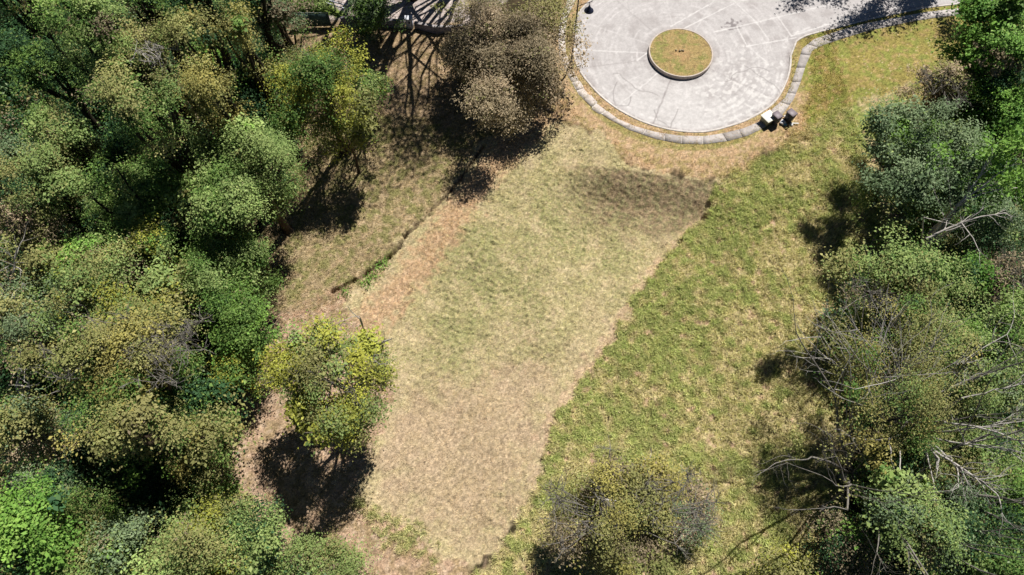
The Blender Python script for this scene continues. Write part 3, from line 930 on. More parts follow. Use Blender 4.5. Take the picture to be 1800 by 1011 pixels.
# --- left woodland, from the back to the front
T_(30, 15, 55, 40, 3.6, 2.2, 'deep', 'dark green tree filling the top left corner of the picture', FT)
T_(148, 42, 78, 50, 13.5, 3.0, [('pale', .55), ('green', .45)], 'tall pale green tree near the top left corner, tallest in its row', FT)
T_(248, 82, 52, 42, 10, 2.4, [('olive', .6), ('brown', .2), ('green', .2)], 'olive brown tree touching the tall pale tree, white twigs in its crown', FT, twigs=7, twigcol='pale', tw_at=[(262, 98, 14)])
T_(285, 8, 40, 28, 4, 2, [('deep', .8), ('green', .2)], 'dark green tree at the top edge between the pale tree and the olive ones', FT)
T_(330, 54, 50, 36, 12, 2.2, [('olive', .7), ('ochre', .3)], 'olive yellow rounded tree at the top, right of the olive brown tree', FT, size=.17, dens=210)
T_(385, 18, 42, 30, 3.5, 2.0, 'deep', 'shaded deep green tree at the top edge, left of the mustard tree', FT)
T_(421, 55, 26, 40, 11, 2.0, [('ochre', .55), ('olive', .45)], 'narrow mustard tree hanging over black shade near the top edge', FT, droop=.35, size=.16, dens=210)
T_(488, 42, 40, 42, 8, 2.4, [('grey', .75), ('brown', .25)], 'grey green tree beside the dark mesh fence', FT, size=.17, dens=200)
T_(78, 118, 52, 34, 7.5, 2.0, [('green', .7), ('deep', .3)], 'mid green tree half in shade below the tall pale tree', FT, open_=.15)
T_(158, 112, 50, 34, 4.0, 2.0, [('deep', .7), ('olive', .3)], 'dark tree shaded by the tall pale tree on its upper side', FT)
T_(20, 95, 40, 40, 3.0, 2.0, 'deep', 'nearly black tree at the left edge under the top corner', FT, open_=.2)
T_(362, 108, 38, 28, 7.5, 2.0, [('emerald', .55), ('green', .45)], 'fresh green leafy tree between two straw coloured trees', FT, size=.27, dens=120)
T_(358, 160, 50, 42, 11.5, 2.4, [('ochre', .85), ('olive', .15)], 'straw coloured feathery tree, the yellowest in the upper woodland', FT, droop=.4, size=.14, dens=280)
T_(240, 184, 82, 58, 13, 2.6, [('green', .6), ('pale', .25), ('olive', .15)], 'broad bright green tree left of the straw coloured feathery tree', FT)
T_(452, 150, 52, 62, 4.2, 2.6, [('deep', .75), ('emerald', .25)], 'saturated dark green tree left of the bright yellow tree', FT, size=.24)
T_(560, 142, 86, 76, 8.8, 3.6, [('yellow', .48), ('olive', .22), ('green', .3)], 'bright yellow green tree at the woodland edge below the mesh fence', FT, droop=.35, size=.18, dens=170, open_=.08)
S_(640, 150, 30, 30, 5.5, 1.6, [('lime', .45), ('pale', .55)], 'small light green sapling at the right side of the bright yellow tree', FT, dens=90, open_=.2)
S_(606, 226, 48, 36, 6.0, 1.6, [('yellow', .4), ('olive', .6)], 'thin olive yellow sapling whose trunk shadow crosses the brown grass', FT, dens=120, open_=.15, tr=.14, down=1.6)
T_(98, 236, 38, 52, 9, 2.2, [('pale', .6), ('olive', .4)], 'slim pale olive tree standing left of a deep black gap', FT)
T_(22, 268, 48, 46, 8.5, 2.2, [('grey', .8), ('pale', .2)], 'grey green tree at the left edge, bluer than its neighbours', FT)
T_(320, 262, 42, 42, 7.5, 2.0, [('pale', .7), ('grey', .3)], 'pale green tree just left of the large pale dome by the clearing', FT)
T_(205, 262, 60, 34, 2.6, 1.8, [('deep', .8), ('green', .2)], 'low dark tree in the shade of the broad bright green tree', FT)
T_(440, 280, 72, 58, 9.5, 2.6, [('pale', .8), ('green', .2)], 'large pale green tree leaning over the shaded brown clearing', FT)
T_(58, 318, 76, 48, 8.5, 2.4, [('olive', .55), ('pale', .45)], 'olive tree below the bluish grey tree at the left edge', FT)
T_(222, 322, 84, 40, 8, 2.4, [('green', .8), ('pale', .2)], 'mid green flat topped tree in the middle of the woodland', FT)
T_(392, 366, 76, 60, 9.5, 2.6, [('pale', .55), ('green', .45)], 'large pale green dome beside the shaded clearing', FT)
T_(44, 396, 54, 34, 8.5, 2.0, [('olive', .4), ('dry', .45), ('brown', .15)], 'pinkish brown tree at the left edge above the white dead branches', FT)
T_(196, 388, 42, 32, 7, 2.0, [('green', .6), ('pale', .4)], 'small mid green tree above the lemon tinged tree', FT)
T_(72, 452, 46, 40, 8, 2.0, [('olive', .8), ('green', .2)], 'mustard olive tree right of the white dead branches', FT)
T_(148, 448, 36, 34, 7.5, 2.0, [('pale', .6), ('lime', .4)], 'small fresh green tree left of the lemon tinged tree', FT)
T_(240, 430, 44, 34, 8, 1.8, [('green', .9), ('lime', .1)], 'green tree with lemon yellow new leaves on its right side', FT)
S_(258, 418, 22, 22, 9.4, .9, [('yellow', .9), ('lime', .1)], 'lemon yellow flowering vine topping the green tree', FT, dens=190, open_=.1)
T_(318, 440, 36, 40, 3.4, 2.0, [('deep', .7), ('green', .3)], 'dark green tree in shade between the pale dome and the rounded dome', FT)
T_(402, 468, 68, 54, 6.5, 2.6, [('green', .65), ('pale', .35)], 'rounded green dome tree touching the brown clearing', FT)
T_(230, 495, 118, 52, 8.5, 2.4, [('pale', .55), ('olive', .35), ('yellow', .1)], 'wide pale olive tree above the broad dry olive dome', FT, size=.17, dens=210)
T_(92, 528, 64, 40, 7.5, 2.0, [('grey', .5), ('pale', .5)], 'soft grey green tree left of the wide pale olive tree', FT, size=.16, dens=220)
T_(22, 570, 52, 54, 8, 2.2, [('dry', .45), ('grey', .35), ('olive', .2)], 'pinkish grey dry tree at the middle of the left edge', FT, twigs=8, twigcol='grey')
T_(424, 562, 50, 66, 6.0, 2.4, [('green', .75), ('lime', .25)], 'bright green tree at the woodland edge level with the ditch', FT)
T_(225, 630, 168, 74, 11.5, 3.0, [('olive', .62), ('ochre', .2), ('green', .18)], 'broad olive dome with grey dry twigs, widest crown in the woodland', FT, size=.16, dens=230, clump=.24, twigs=46, twigcol='grey', tw_at=[(262, 590, 22), (300, 612, 26), (335, 600, 20), (290, 650, 24), (160, 585, 16), (110, 640, 16)])
T_(412, 648, 30, 40, 4.5, 1.8, [('yellow', .45), ('green', .55)], 'yellowish tree at the woodland edge left of the lone yellow tree', FT)
T_(228, 742, 82, 44, 12, 2.2, [('olive', .6), ('ochre', .25), ('green', .15)], 'olive brown tree hanging over the big black shade gap', FT, size=.16, dens=220)
T_(338, 730, 54, 48, 6, 2.4, [('green', .7), ('deep', .3)], 'leafy green tree right of the big black shade gap', FT, size=.26, dens=120)
T_(36, 765, 62, 64, 8, 2.4, [('olive', .55), ('grey', .3), ('dry', .15)], 'greyish olive tree at the lower left edge above the lime tree', FT, size=.17, dens=200)
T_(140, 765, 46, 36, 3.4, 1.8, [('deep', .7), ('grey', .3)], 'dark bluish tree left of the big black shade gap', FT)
T_(92, 855, 62, 26, 6.0, 1.8, [('deep', .5), ('grey', .5)], 'bluish green tree just above the lime green tree', FT)
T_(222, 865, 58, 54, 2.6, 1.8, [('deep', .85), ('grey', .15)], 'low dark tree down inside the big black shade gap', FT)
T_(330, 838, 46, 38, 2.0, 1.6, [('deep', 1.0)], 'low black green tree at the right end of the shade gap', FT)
T_(48, 940, 78, 84, 8.5, 2.6, [('lime', .9), ('emerald', .1)], 'lime green broad leaved tree in the bottom left corner', FT, size=.23, dens=170)
T_(152, 905, 38, 46, 7, 2.0, [('olive', .5), ('green', .5)], 'olive green tree right beside the lime green tree', FT)
T_(202, 958, 46, 42, 7, 2.0, [('grey', .75), ('pale', .25)], 'grey green tree between the lime tree and the golden bush', FT)
T_(155, 1005, 62, 30, 6.5, 1.8, [('pale', .6), ('olive', .4)], 'pale olive tree cut by the bottom edge near the lime tree', FT)
S_(380, 842, 28, 44, 4.0, 1.8, [('green', .6), ('olive', .4)], 'green shrub at the leaf strewn path between shade gap and clearing', FT)
T_(352, 960, 92, 66, 6.5, 2.6, [('olive', .4), ('yellow', .25), ('pale', .35)], 'golden olive bushy tree at the bottom left of the clearing', FT, size=.17, dens=210)
S_(448, 938, 42, 48, 4.5, 2.0, [('pale', .6), ('deep', .4)], 'green shrub at the right flank of the golden olive tree', FT)
S_(560, 996, 112, 38, 2.2, 1.3, [('pale', .8), ('olive', .2)], 'wide low pale shrub along the bottom edge of the picture', FT, size=.14, dens=190, clump=.2)
for k, (px, py, hh_) in enumerate(((-10, -62, 13), (95, -82, 15), (205, -70, 13), (310, -78, 14), (420, -66, 12))):  # trees added beyond the top edge to darken the woodland below
    T_(px, py, 52, 40, hh_, 3.0, [('green', .5), ('deep', .5)], ['woodland tree above the top left corner, only its shade in view', 'woodland tree above the top edge, shading the tall pale green tree', 'woodland tree above the top edge, shading the dark olive gap', 'woodland tree above the top edge, shading the olive yellow rounded tree',
       'woodland tree above the top edge, shading the narrow mustard tree'][k], FT, dens=120)
# --- right woodland
T_(1764, 66, 62, 76, 9, 3.0, [('emerald', .6), ('lime', .4)], 'large bright green broad leaved tree in the top right corner', RT, size=.25, dens=150)
T_(1714, 116, 38, 34, 7.0, 2.0, [('lime', .6), ('emerald', .4)], 'bright green broad leaved tree below the corner tree', RT, size=.25, dens=150, open_=.1)
T_(1762, 196, 64, 56, 6.0, 2.4, [('emerald', .7), ('deep', .3)], 'deep green glossy broad leaved tree at the right edge', RT, size=.25, dens=150)
S_(1655, 146, 54, 34, 6.8, 1.6, [('dry', .8), ('olive', .2)], 'tan half dead shrub with bare grey twigs by the grey green tree', RT, size=.16, dens=160, twigs=14, twigcol='grey', tw_at=[(1672, 160, 14), (1640, 140, 14)])
T_(1604, 262, 78, 92, 6.6, 4.4, [('grey', .85), ('pale', .15)], 'round grey green tree casting a black shadow on the right meadow', RT, size=.2, dens=210, clump=.22, open_=.03, seed=301)
T_(1700, 300, 76, 70, 3.5, 1.8, [('emerald', .5), ('deep', .5)], 'dark green tree under the leaning bare trunks', RT, size=.22, dens=150)
S_(1585, 416, 44, 28, 4.0, 1.2, [('green', .5), ('pale', .5)], 'sparse light green sapling in the shade left of the bare trunks', RT, size=.22, dens=55, open_=.3)
T_(1765, 400, 62, 40, 5.5, 2.0, [('grey', .7), ('deep', .3)], 'grey green tree at the right edge under the lower bare trunk', RT)
T_(1588, 506, 108, 54, 6.5, 2.6, [('pale', .45), ('olive', .35), ('green', .2)], 'rounded light olive tree below the black shadow of the grey green tree', RT, size=.18, dens=200, twigs=10, twigcol='grey', tw_at=[(1510, 520, 16), (1540, 530, 12)])
T_(1700, 486, 40, 34, 4.5, 2.0, [('deep', .5), ('emerald', .5)], 'dark leafy green tree right of the rounded light olive tree', RT, size=.25, dens=120)
S_(1762, 482, 52, 30, 5.0, 1.6, [('dry', .5), ('brown', .5)], 'brown twiggy shrub at the right edge, mostly leafless', RT, dens=60, twigs=22, twigcol='grey')
T_(1778, 578, 52, 54, 6.5, 2.2, [('lime', .5), ('pale', .5)], 'bright green tree at the right edge above the white branched tree', RT)
T_(1574, 640, 146, 98, 8.6, 2.4, [('olive', .6), ('ochre', .2), ('green', .2)], 'large feathery olive tree with many thin white branches', RT, size=.13, dens=95, droop=.25, clump=.2, open_=.15, down=2.2, low=-.4, tr=.36, nlimb=22, lean=(.9, -4.6), bark='grey')
T_(1740, 665, 78, 58, 5.5, 2.2, [('pale', .55), ('grey', .45)], 'pale green tree behind the sprawling white branches', RT, size=.17, dens=180)
T_(1596, 804, 66, 60, 4.6, 2.2, [('green', .35), ('olive', .5), ('deep', .15)], 'dull green tree at the meadow side of the white branched tree', RT, size=.14, dens=240)
T_(1700, 800, 110, 62, 4.5, 2.0, [('olive', .5), ('pale', .5)], 'olive tree underneath the sprawling white branches', RT, size=.15, dens=200)
T_(1618, 928, 84, 68, 7, 2.6, [('grey', .5), ('pale', .5)], 'pale grey green tree at the bottom right beside a dark twiggy shrub', RT, size=.17, dens=210)
S_(1476, 950, 58, 52, 4.0, 1.8, [('brown', .6), ('deep', .4)], 'dark brown twiggy shrub where branch shadows meet', RT, size=.15, dens=100, twigs=22, twigcol='brown')
S_(1386, 1002, 52, 32, 3.5, 1.5, [('yellow', .5), ('olive', .5)], 'yellow green shrub at the bottom edge left of the dark twiggy shrub', RT, size=.17, dens=180)
T_(1725, 925, 66, 56, 5.5, 2.2, [('deep', .5), ('green', .5)], 'dark green tree right of the pale grey green tree', RT)
T_(1786, 880, 42, 46, 6, 2.0, [('green', .5), ('lime', .5)], 'fresh green tree at the right edge below the white branches', RT)
T_(1765, 1000, 60, 44, 6, 2.0, [('pale', .6), ('green', .4)], 'mid green tree in the bottom right corner', RT)
# --- lone trees
T_(585, 660, 112, 112, 8.2, 3.4, [('olive', .5), ('pale', .32), ('yellow', .18)], 'lone yellowing tree on the leaf strewn ground beside the mown lawn', None, size=.19, dens=125, clump=.21, open_=.06, down=4.4, low=-.7, south='yellow', bark='grey', twigs=34, twigcol='grey', lean=(.4, .2), seed=77)
T_(1066, 910, 130, 100, 7.6, 3.4, [('ochre', .45), ('olive', .35), ('brown', .2)], 'tangled mustard tree with a curved white dead branch, bottom middle', None, size=.15, dens=200, clump=.2, open_=.08, twigs=36, twigcol='grey', tw_at=[(1180, 850, 30), (1210, 900, 24), (990, 870, 24), (1070, 850, 26), (1000, 930, 20)], seed=78)
S_(1215, 895, 46, 66, 2.2, 1.2, [('dry', .6), ('grey', .4)], 'low dry grey shrub right of the tangled mustard tree', None, size=.14, dens=70, twigs=34, twigcol='grey', open_=.1)
T_(886, 112, 104, 124, 4.5, 4.0, [('brown', .72), ('olive', .08), ('dry', .20)], 'large grey brown tree between the dark wall and the street lamp', None, size=.18, dens=210, clump=.27, open_=.0, low=-.95, down=4.2, bark='grey', twigs=26, twigcol='grey', seed=83)
S_(838, 18, 60, 26, 2.4, 1.3, [('brown', .5), ('olive', .5)], 'thin brown shrub spilling over the long grey wall', None, size=.16, dens=75, open_=.15, twigs=10, twigcol='grey')
S_(655, 22, 52, 36, 3.2, 1.7, [('grey', .45), ('green', .55)], 'green bush growing over the wall beside the white gate post', None, size=.18, dens=190)

# --- bare and dead trees
def deadwood(name, base_px, parts, label, group, col='pale', cat='tree', seed=1, leaves=None, z0=None, nobase=False):
    """parts: lists (start px, start height, end px, end height, radius, levels, kids)"""
    r = np.random.default_rng(seed)
    b = up(*base_px)
    t = thing(name, (b[0], b[1], ground_z(b[0], b[1])), label, cat, group)
    m_ = MB()
    tips = []
    S_pts = np.array([up(q[0][0], q[0][1], q[1]) for q in parts])
    hub = np.array([b[0] * .4 + S_pts[:, 0].mean() * .6, b[1] * .4 + S_pts[:, 1].mean() * .6, S_pts[:, 2].min() * .6])
    limb(m_, r, np.array(t.location) - [0, 0, .3], hub, max(q[4] for q in parts) * 1.2, max(q[4] for q in parts), BARK[col], 8, .05)
    for q, s_ in zip(parts, S_pts):
        limb(m_, r, hub, s_, q[4] * 1.1, q[4], BARK[col], 7, .06)
    for (a, za, e, ze, rad, lev, kids) in parts:
        A, E_ = up(a[0], a[1], za), up(e[0], e[1], ze)
        rad = rad * .8
        P = limb(m_, r, A, E_, rad, rad * 0.5, BARK[col], 8, 0.09, 8)
        d = (E_ - A) / np.linalg.norm(E_ - A)
        L_ = np.linalg.norm(E_ - A)
        if lev:
            for i in range(kids):
                q = P[r.integers(3, 8)] if i else P[-1]
                e2 = d + r.normal(0, 0.5, 3) * np.array([1, 1, 0.7])
                e2 /= np.linalg.norm(e2)
                grow(m_, r, q, e2, L_ * r.uniform(0.25, 0.45), rad * 0.48, lev - 1, BARK[col], 0.55, 0.1, 3, 0.16, tips, 0.7)
        else:
            tips.append(P[-1])
    m_.build('trunk', M['bark'], t, True)
    if leaves:
        pal, frac, n, size = leaves
        tp = np.array(tips)
        tp = tp[r.random(len(tp)) < frac]
        P = np.repeat(tp, n, axis=0) + r.normal(0, 0.30, (len(tp) * n, 3))
        o = r.normal(0, 1, P.shape)
        o /= np.linalg.norm(o, axis=1)[:, None]
        V, F_ = leaf_quads(r, P, o, size)
        mesh_np('crown', V - np.array(t.location), F_, M['leaf'], np.repeat(leaf_cols(r, len(P), pal), 4, 0), t)
    return t
deadwood('bare_tree', (1600, 455), [((1622, 432), 4.5, (1690, 355), 8, .15, 0, 0), ((1628, 436), 4.5, (1700, 340), 8, .09, 2, 5), ((1690, 355), 8, (1735, 282), 10, .12, 3, 6), ((1700, 350), 8, (1790, 330), 9, .07, 3, 5), ((1680, 362), 7.8, (1760, 300), 10, .08, 3, 5),
     ((1660, 385), 7, (1640, 330), 8, .05, 2, 3), ((1672, 372), 7, (1662, 300), 9, .05, 2, 3)], 'pale leaning tree with lime green sprouts, upper of the bare trunks', RT, 'pale', seed=3, leaves=('lime', .45, 26, .24))
deadwood('bare_tree', (1590, 470), [((1628, 420), 6.5, (1700, 388), 8, .11, 2, 4), ((1700, 388), 8, (1768, 374), 9, .07, 2, 5), ((1690, 392), 7.8, (1720, 440), 8, .05, 2, 3), ((1624, 382), 7.5, (1690, 400), 7.9, .04, 1, 3)],
     'leafless grey leaning tree, lower of the bare trunks', RT, 'pale', seed=4)
deadwood('dead_tree', (1600, 760), [((1604, 762), 5, (1650, 806), 7.5, .13, 2, 4), ((1608, 756), 5, (1690, 828), 8, .11, 3, 6), ((1640, 790), 7, (1752, 868), 9, .09, 3, 6), ((1640, 770), 6, (1770, 790), 9, .09, 3, 7), ((1660, 742), 7, (1790, 775), 9.5, .08, 3, 7),
     ((1690, 755), 7.5, (1800, 740), 9.5, .06, 3, 6), ((1560, 772), 6.5, (1500, 770), 7.5, .06, 2, 3), ((1562, 772), 6.5, (1567, 812), 7.0, .06, 1, 2), ((1582, 796), 6.5, (1590, 852), 7.5, .05, 2, 4), ((1630, 800), 7, (1642, 880), 8, .05, 2, 4),
     ((1650, 690), 7.5, (1720, 655), 9, .07, 3, 5), ((1630, 678), 7.5, (1770, 588), 9.5, .06, 3, 6), ((1690, 700), 7.5, (1795, 675), 9.5, .07, 3, 6)],
     'sprawling dead tree with long white branches on the right', RT, 'pale', seed=5)
rb_ = np.random.default_rng(71)
thin = []
for k in range(46):
    a = math.radians(rb_.normal(88, 48))
    q = (1560 + rb_.normal(0, 42), 665 + rb_.normal(0, 32))
    L_ = rb_.uniform(60, 125)
    thin.append((q, 9.2, (q[0] + 1.1 * L_ * math.cos(a), q[1] - L_ * math.sin(a)), 11.8, rb_.uniform(.018, .036), 1, 3))
for k in range(10):
    q = (1470 + rb_.normal(0, 20), 650 + rb_.normal(0, 30))
    L_ = rb_.uniform(50, 90)
    a = math.radians(rb_.uniform(110, 190))
    thin.append((q, 8.0, (q[0] + L_ * math.cos(a), q[1] - L_ * math.sin(a)), 9.5, rb_.uniform(.016, .03), 1, 3))
deadwood('dead_tree', (1520, 720), thin,
     'thin white dead tree poking through the feathery olive crown', RT, 'pale', seed=6)
deadwood('dead_tree', (20, 500), [((10, 520), 6, (28, 470), 9, .09, 2, 5), ((20, 500), 7, (30, 440), 10, .08, 2, 4), ((8, 510), 7, (-20, 470), 9, .07, 2, 4), ((15, 515), 6, (45, 500), 9, .05, 2, 3)], 'white dead branches at the left edge beside the mustard olive tree', FT, 'pale', seed=7)
deadwood('dead_tree', (45, 690), [((30, 680), 7, (34, 640), 10, .10, 2, 5), ((30, 672), 7.5, (50, 680), 9.5, .06, 1, 3), ((34, 650), 9, (60, 642), 11, .05, 2, 3), ((32, 690), 6, (60, 700), 8, .05, 2, 4)], 'curved white dead branches left of the broad olive dome', FT, 'pale', seed=8)
deadwood('dead_tree', (1075, 930), [((1060, 912), 8.0, (1082, 893), 9.2, .08, 1, 3), ((1082, 893), 9.2, (1084, 878), 9.8, .08, 1, 2), ((1084, 880), 9.8, (1052, 876), 10.2, .05, 1, 4), ((1085, 895), 9.2, (1092, 918), 9.2, .03, 2, 3), ((1066, 912), 8.0, (1072, 935), 8.6, .03, 1, 3), ((1100, 866), 8, (1142, 806), 8.6, .05, 1, 4), ((1098, 868), 8, (1120, 864), 9, .05, 1, 2)],
     'curved white dead branch standing out of the tangled mustard tree', None, 'pale', seed=9)
deadwood('dead_tree', (625, 610), [((640, 600), 5, (632, 556), 9, .06, 1, 2), ((632, 560), 8.7, (614, 542), 9.8, .045, 1, 2), ((655, 620), 6, (676, 598), 9, .05, 1, 3), ((640, 660), 6, (668, 640), 9, .06, 2, 4), ((676, 600), 9, (688, 596), 9.4, .07, 1, 3)],
     'grey dead limb reaching out of the lone yellowing tree', None, 'pale', seed=10)
# the dark bare tree at the top whose limb shadows fan out over the brown ground, and its like
r = np.random.default_rng(21)
DARK = G([(690, 160), (760, 155), (850, 180), (945, 200), (940, 235), (850, 295), (715, 295), (660, 240)])  # ground patch that the tall unseen crowns are shaped to shade
def tall(px, py, H, n, sp_, label, seed, col='dark', leaves=None, rad=.32, lev=3, group=None, zf=1.2, where=None):
    r = np.random.default_rng(seed)
    b = up(px, py)
    b[2] = ground_z(b[0], b[1])
    t = thing('spreading_tree', tuple(b), label, 'tree', group)
    m_ = MB()
    tips = []
    m_.tube([b - [0, 0, .3], b + [0, 0, .5], b + [0, 0, zf + .6]], [rad * 1.9, rad * 1.5, rad * 1.35], 10, BARK[col])
    for i in range(n):
        a = 2 * math.pi * i / n + r.uniform(-.3, .3)
        d = np.array([math.cos(a) * sp_, math.sin(a) * sp_, 1.0])
        d /= np.linalg.norm(d)
        grow(m_, r, b + [0, 0, zf], d, H * .55, rad * r.uniform(.5, .8), lev, BARK[col], .32, .25, 3, .07, tips, .62)
    m_.build('trunk', M['bark'], t, True)
    if leaves:
        pal, frac, k_, size, sg_ = leaves
        tp = np.array(tips)
        fr = np.full(len(tp), frac)
        if where: fr = np.where(inside(where, tp[:, 0] - .31 * tp[:, 2], tp[:, 1] - .53 * tp[:, 2]), 1.0, frac)  # full foliage only on tips whose shadow lands in the patch
        tp = tp[r.random(len(tp)) < fr]
        P = np.repeat(tp, k_, axis=0) + r.normal(0, sg_, (len(tp) * k_, 3))
        o = r.normal(0, 1, P.shape)
        o /= np.linalg.norm(o, axis=1)[:, None]
        V, F_ = leaf_quads(r, P, o, size)
        mesh_np('crown', V - b, F_, M['leaf'], np.repeat(leaf_cols(r, len(P), pal), 4, 0), t)
    return t
tall(726, -6, 26, 10, .42, 'dark spreading tree behind the wall, only its foot in view at the top edge', 22, leaves=('grey', .08, 90, .24, .9), rad=.42, where=DARK)
tall(640, -34, 22, 6, .34, 'tree out of view above the green bush, its thin limb shadows crossing the brown ground', 31, leaves=('grey', .08, 90, .24, .9), rad=.36, where=DARK)
tall(812, -30, 24, 7, .32, 'tree out of view above the long grey wall, its limb shadows reaching the green patch', 32, leaves=('grey', .08, 110, .24, .9), rad=.36, where=DARK)
tall(1590, -104, 12, 6, .75, 'tree beyond the road whose branch shadows cross the concrete at the top', 23, leaves=('deep', .9, 60, .22, .5), rad=.28, lev=4)
tall(1482, 842, 15.5, 11, .88, 'wide grey limbed tree whose limb shadows fan across the right meadow edge', 26, col='grey', leaves=('olive', .05, 24, .11, .35), rad=.19, zf=1.4, lev=4)

# ---------------------------------------------------------------- undergrowth of both woods
LF = [(-260, -120), (500, -120), (505, 60), (500, 110), (560, 180), (520, 230), (490, 320), (445, 420), (460, 540), (455, 620), (395, 720), (392, 800), (425, 890), (480, 965), (560, 1000), (640, 1070), (-260, 1110)]
RF = [(1700, 60), (1800, -60), (2050, -60), (2050, 1110), (1330, 1110), (1400, 985), (1470, 930), (1540, 870), (1530, 800), (1480, 740), (1425, 640), (1440, 560), (1500, 470), (1580, 440), (1590, 330), (1640, 200)]
r = np.random.default_rng(41)
for poly, n in ((LF, 7500), (RF, 4000)):
    W = np.array(G(poly))
    lo, hi = W.min(0), W.max(0)
    Q = r.uniform(lo, hi, (n * 2, 2))
    Q = Q[inside([tuple(q) for q in W], Q[:, 0], Q[:, 1])][:n]
    hh = r.gamma(2.0, 0.75, len(Q)).clip(.25, 4.0)
    k = r.poisson(26, len(Q))
    si = np.repeat(np.arange(len(Q)), k)
    P = np.c_[Q[si], hh[si]] + r.normal(0, 1, (len(si), 3)) * np.array([.42, .42, .28])
    P[:, 2] = np.maximum(P[:, 2], .08)
    o = r.normal(0, .5, P.shape)
    V, F_ = leaf_quads(r, P, o, .24)
    pc = r.choice(5, len(Q), p=[.62, .2, .06, .08, .04])[si]
    col = np.zeros((len(P), 3))
    for i, pn in enumerate(('deep', 'green', 'olive', 'grey', 'brown')):
        m_ = pc == i
        col[m_] = leaf_cols(r, int(m_.sum()), pn)
    u = mesh_np('undergrowth', V, F_, M['leaf'], np.repeat(col, 4, 0))
    tag(u, kind='stuff')

r = np.random.default_rng(43)
gaps = [(150, 128, 45), (290, 112, 35), (400, 60, 25), (405, 200, 35), (215, 255, 70), (120, 295, 25), (290, 820, 110), (190, 850, 60), (325, 440, 40), (25, 100, 60), (60, 30, 60), (200, 20, 50), (330, 10, 50), (430, 130, 40), (100, 170, 30), (130, 400, 30), (1500, 300, 90), (1700, 260, 40), (1690, 450, 60)]
gw = [(up(a, b), c * depth(a, b) / FPX) for a, b, c in gaps]
for poly, n in ((LF, 420), (RF, 300)):
    W = np.array(G(poly))
    lo, hi = W.min(0), W.max(0)
    Q = r.uniform(lo, hi, (n * 3, 2))
    Q = Q[inside([tuple(q) for q in W], Q[:, 0], Q[:, 1])]
    ok = np.ones(len(Q), bool)
    for p, rr2 in gw: ok &= np.hypot(Q[:, 0] - p[0], Q[:, 1] - p[1]) > rr2
    Q = Q[ok][:n]
    hh = r.uniform(1.2, 4.2, len(Q))
    k = r.poisson(170, len(Q))
    si = np.repeat(np.arange(len(Q)), k)
    dr = r.normal(0, 1, (len(si), 3))
    dr /= np.linalg.norm(dr, axis=1)[:, None]
    P = np.c_[Q[si], hh[si]] + dr * (r.uniform(.2, 1, len(si)) ** .5)[:, None] * np.exp(r.normal(0, .3, (len(Q), 3)))[si] * np.array([1.0, 1.0, .7])
    V, F_ = leaf_quads(r, P, dr, .14, aspect=.6)
    pc = r.choice(5, len(Q), p=[.25, .33, .2, .14, .08])[si]
    col = np.zeros((len(P), 3))
    tn = r.normal(0, .3, len(Q))[si]
    for i, pn in enumerate(('deep', 'green', 'olive', 'pale', 'brown')):
        m_ = pc == i
        col[m_] = leaf_cols(r, int(m_.sum()), pn, .5, tn[m_])
    tag(mesh_np('understorey_foliage', V, F_, M['leaf'], np.repeat(col, 4, 0)), kind='stuff')

# ---------------------------------------------------------------- grass blades
gcol = g
def blades(name, n, weight, hgt, wid, cfun, per=4, spread=.10, seed=0, box=(-30, 30, -2, 56), lean=.7):
    r = np.random.default_rng(seed)
    Q = r.uniform((box[0], box[2]), (box[1], box[3]), (n * 6, 2))
    j, i = gz(Q[:, 0], Q[:, 1])
    Q = Q[r.random(len(Q)) < weight[j, i]][:n]
    k = len(Q)
    tone = r.normal(0, 1, k)
    hs = np.exp(r.normal(0, .3, k))
    si = np.repeat(np.arange(k), per)
    P = Q[si] + r.normal(0, spread, (len(si), 2))
    j, i = gz(P[:, 0], P[:, 1])
    z = Z[j, i]
    a = r.uniform(0, 2 * math.pi, len(si))
    le = hgt * hs[si] * r.uniform(.6, 1.3, len(si))
    tilt = lean * r.uniform(.3, 1.3, len(si))
    D = np.stack([np.cos(a) * np.sin(tilt), np.sin(a) * np.sin(tilt), np.cos(tilt)], 1) * le[:, None]
    Sd = np.stack([-np.sin(a), np.cos(a), 0 * a], 1) * (wid * .5)
    B0 = np.c_[P, z - .01]
    mid_ = B0 + D * .55 + np.c_[0 * a, 0 * a, le * .08]
    tip = B0 + D + np.c_[np.cos(a) * le * .15, np.sin(a) * le * .15, -le * .05]
    V = np.stack([B0 - Sd * .6, B0 + Sd * .6, mid_ + Sd, mid_ - Sd, tip], 1).reshape(-1, 3)
    b = np.arange(len(si)) * 5
    F_ = [np.stack([b, b + 1, b + 2, b + 3], 1), np.stack([b + 3, b + 2, b + 4], 1)]
    c = cfun(r, gcol[j, i], tone[si], len(si))
    o = mesh_np(name, V, F_, M['grass'], np.repeat(c, 5, 0))
    return tag(o, kind='stuff')
gk = K_FLAT / K_GRASS
def c_rough(r, base, tone, n):
    gcl = lin((142, 156, 92)) / K_GRASS
    ycl = lin((202, 192, 142)) / K_GRASS
    t = sstep(-0.9, 1.4, tone + r.normal(0, .3, n))[:, None]
    return (0.6 * base * gk + 0.4 * (gcl * t + ycl * (1 - t))) * np.exp(r.normal(0, .18, n))[:, None]
def c_lawn(r, base, tone, n):
    return base * gk * np.exp(0.07 * tone + r.normal(0, .11, n))[:, None]
clear = (sd_road < -0.25) & ~((rr > RR + .6) & (rr < RR + 2.0) & (GY < 50))
wr = np.maximum(m_rough * (1 - m_lawn) * np.clip(.35 + ra[..., 0] * .8 - bare[..., 0], .05, 1), m_weed * .9) * clear
blades('rough_grass', 42000, wr, .24, .034, c_rough, 9, .11, 51)
wl = np.clip(m_left + m_up * .8 + m_under * .35 + .25 * m_lit + .35 * m_tan, 0, 1) * (1 - m_lawn) * (1 - m_rough) * clear * (1 - bare_l)
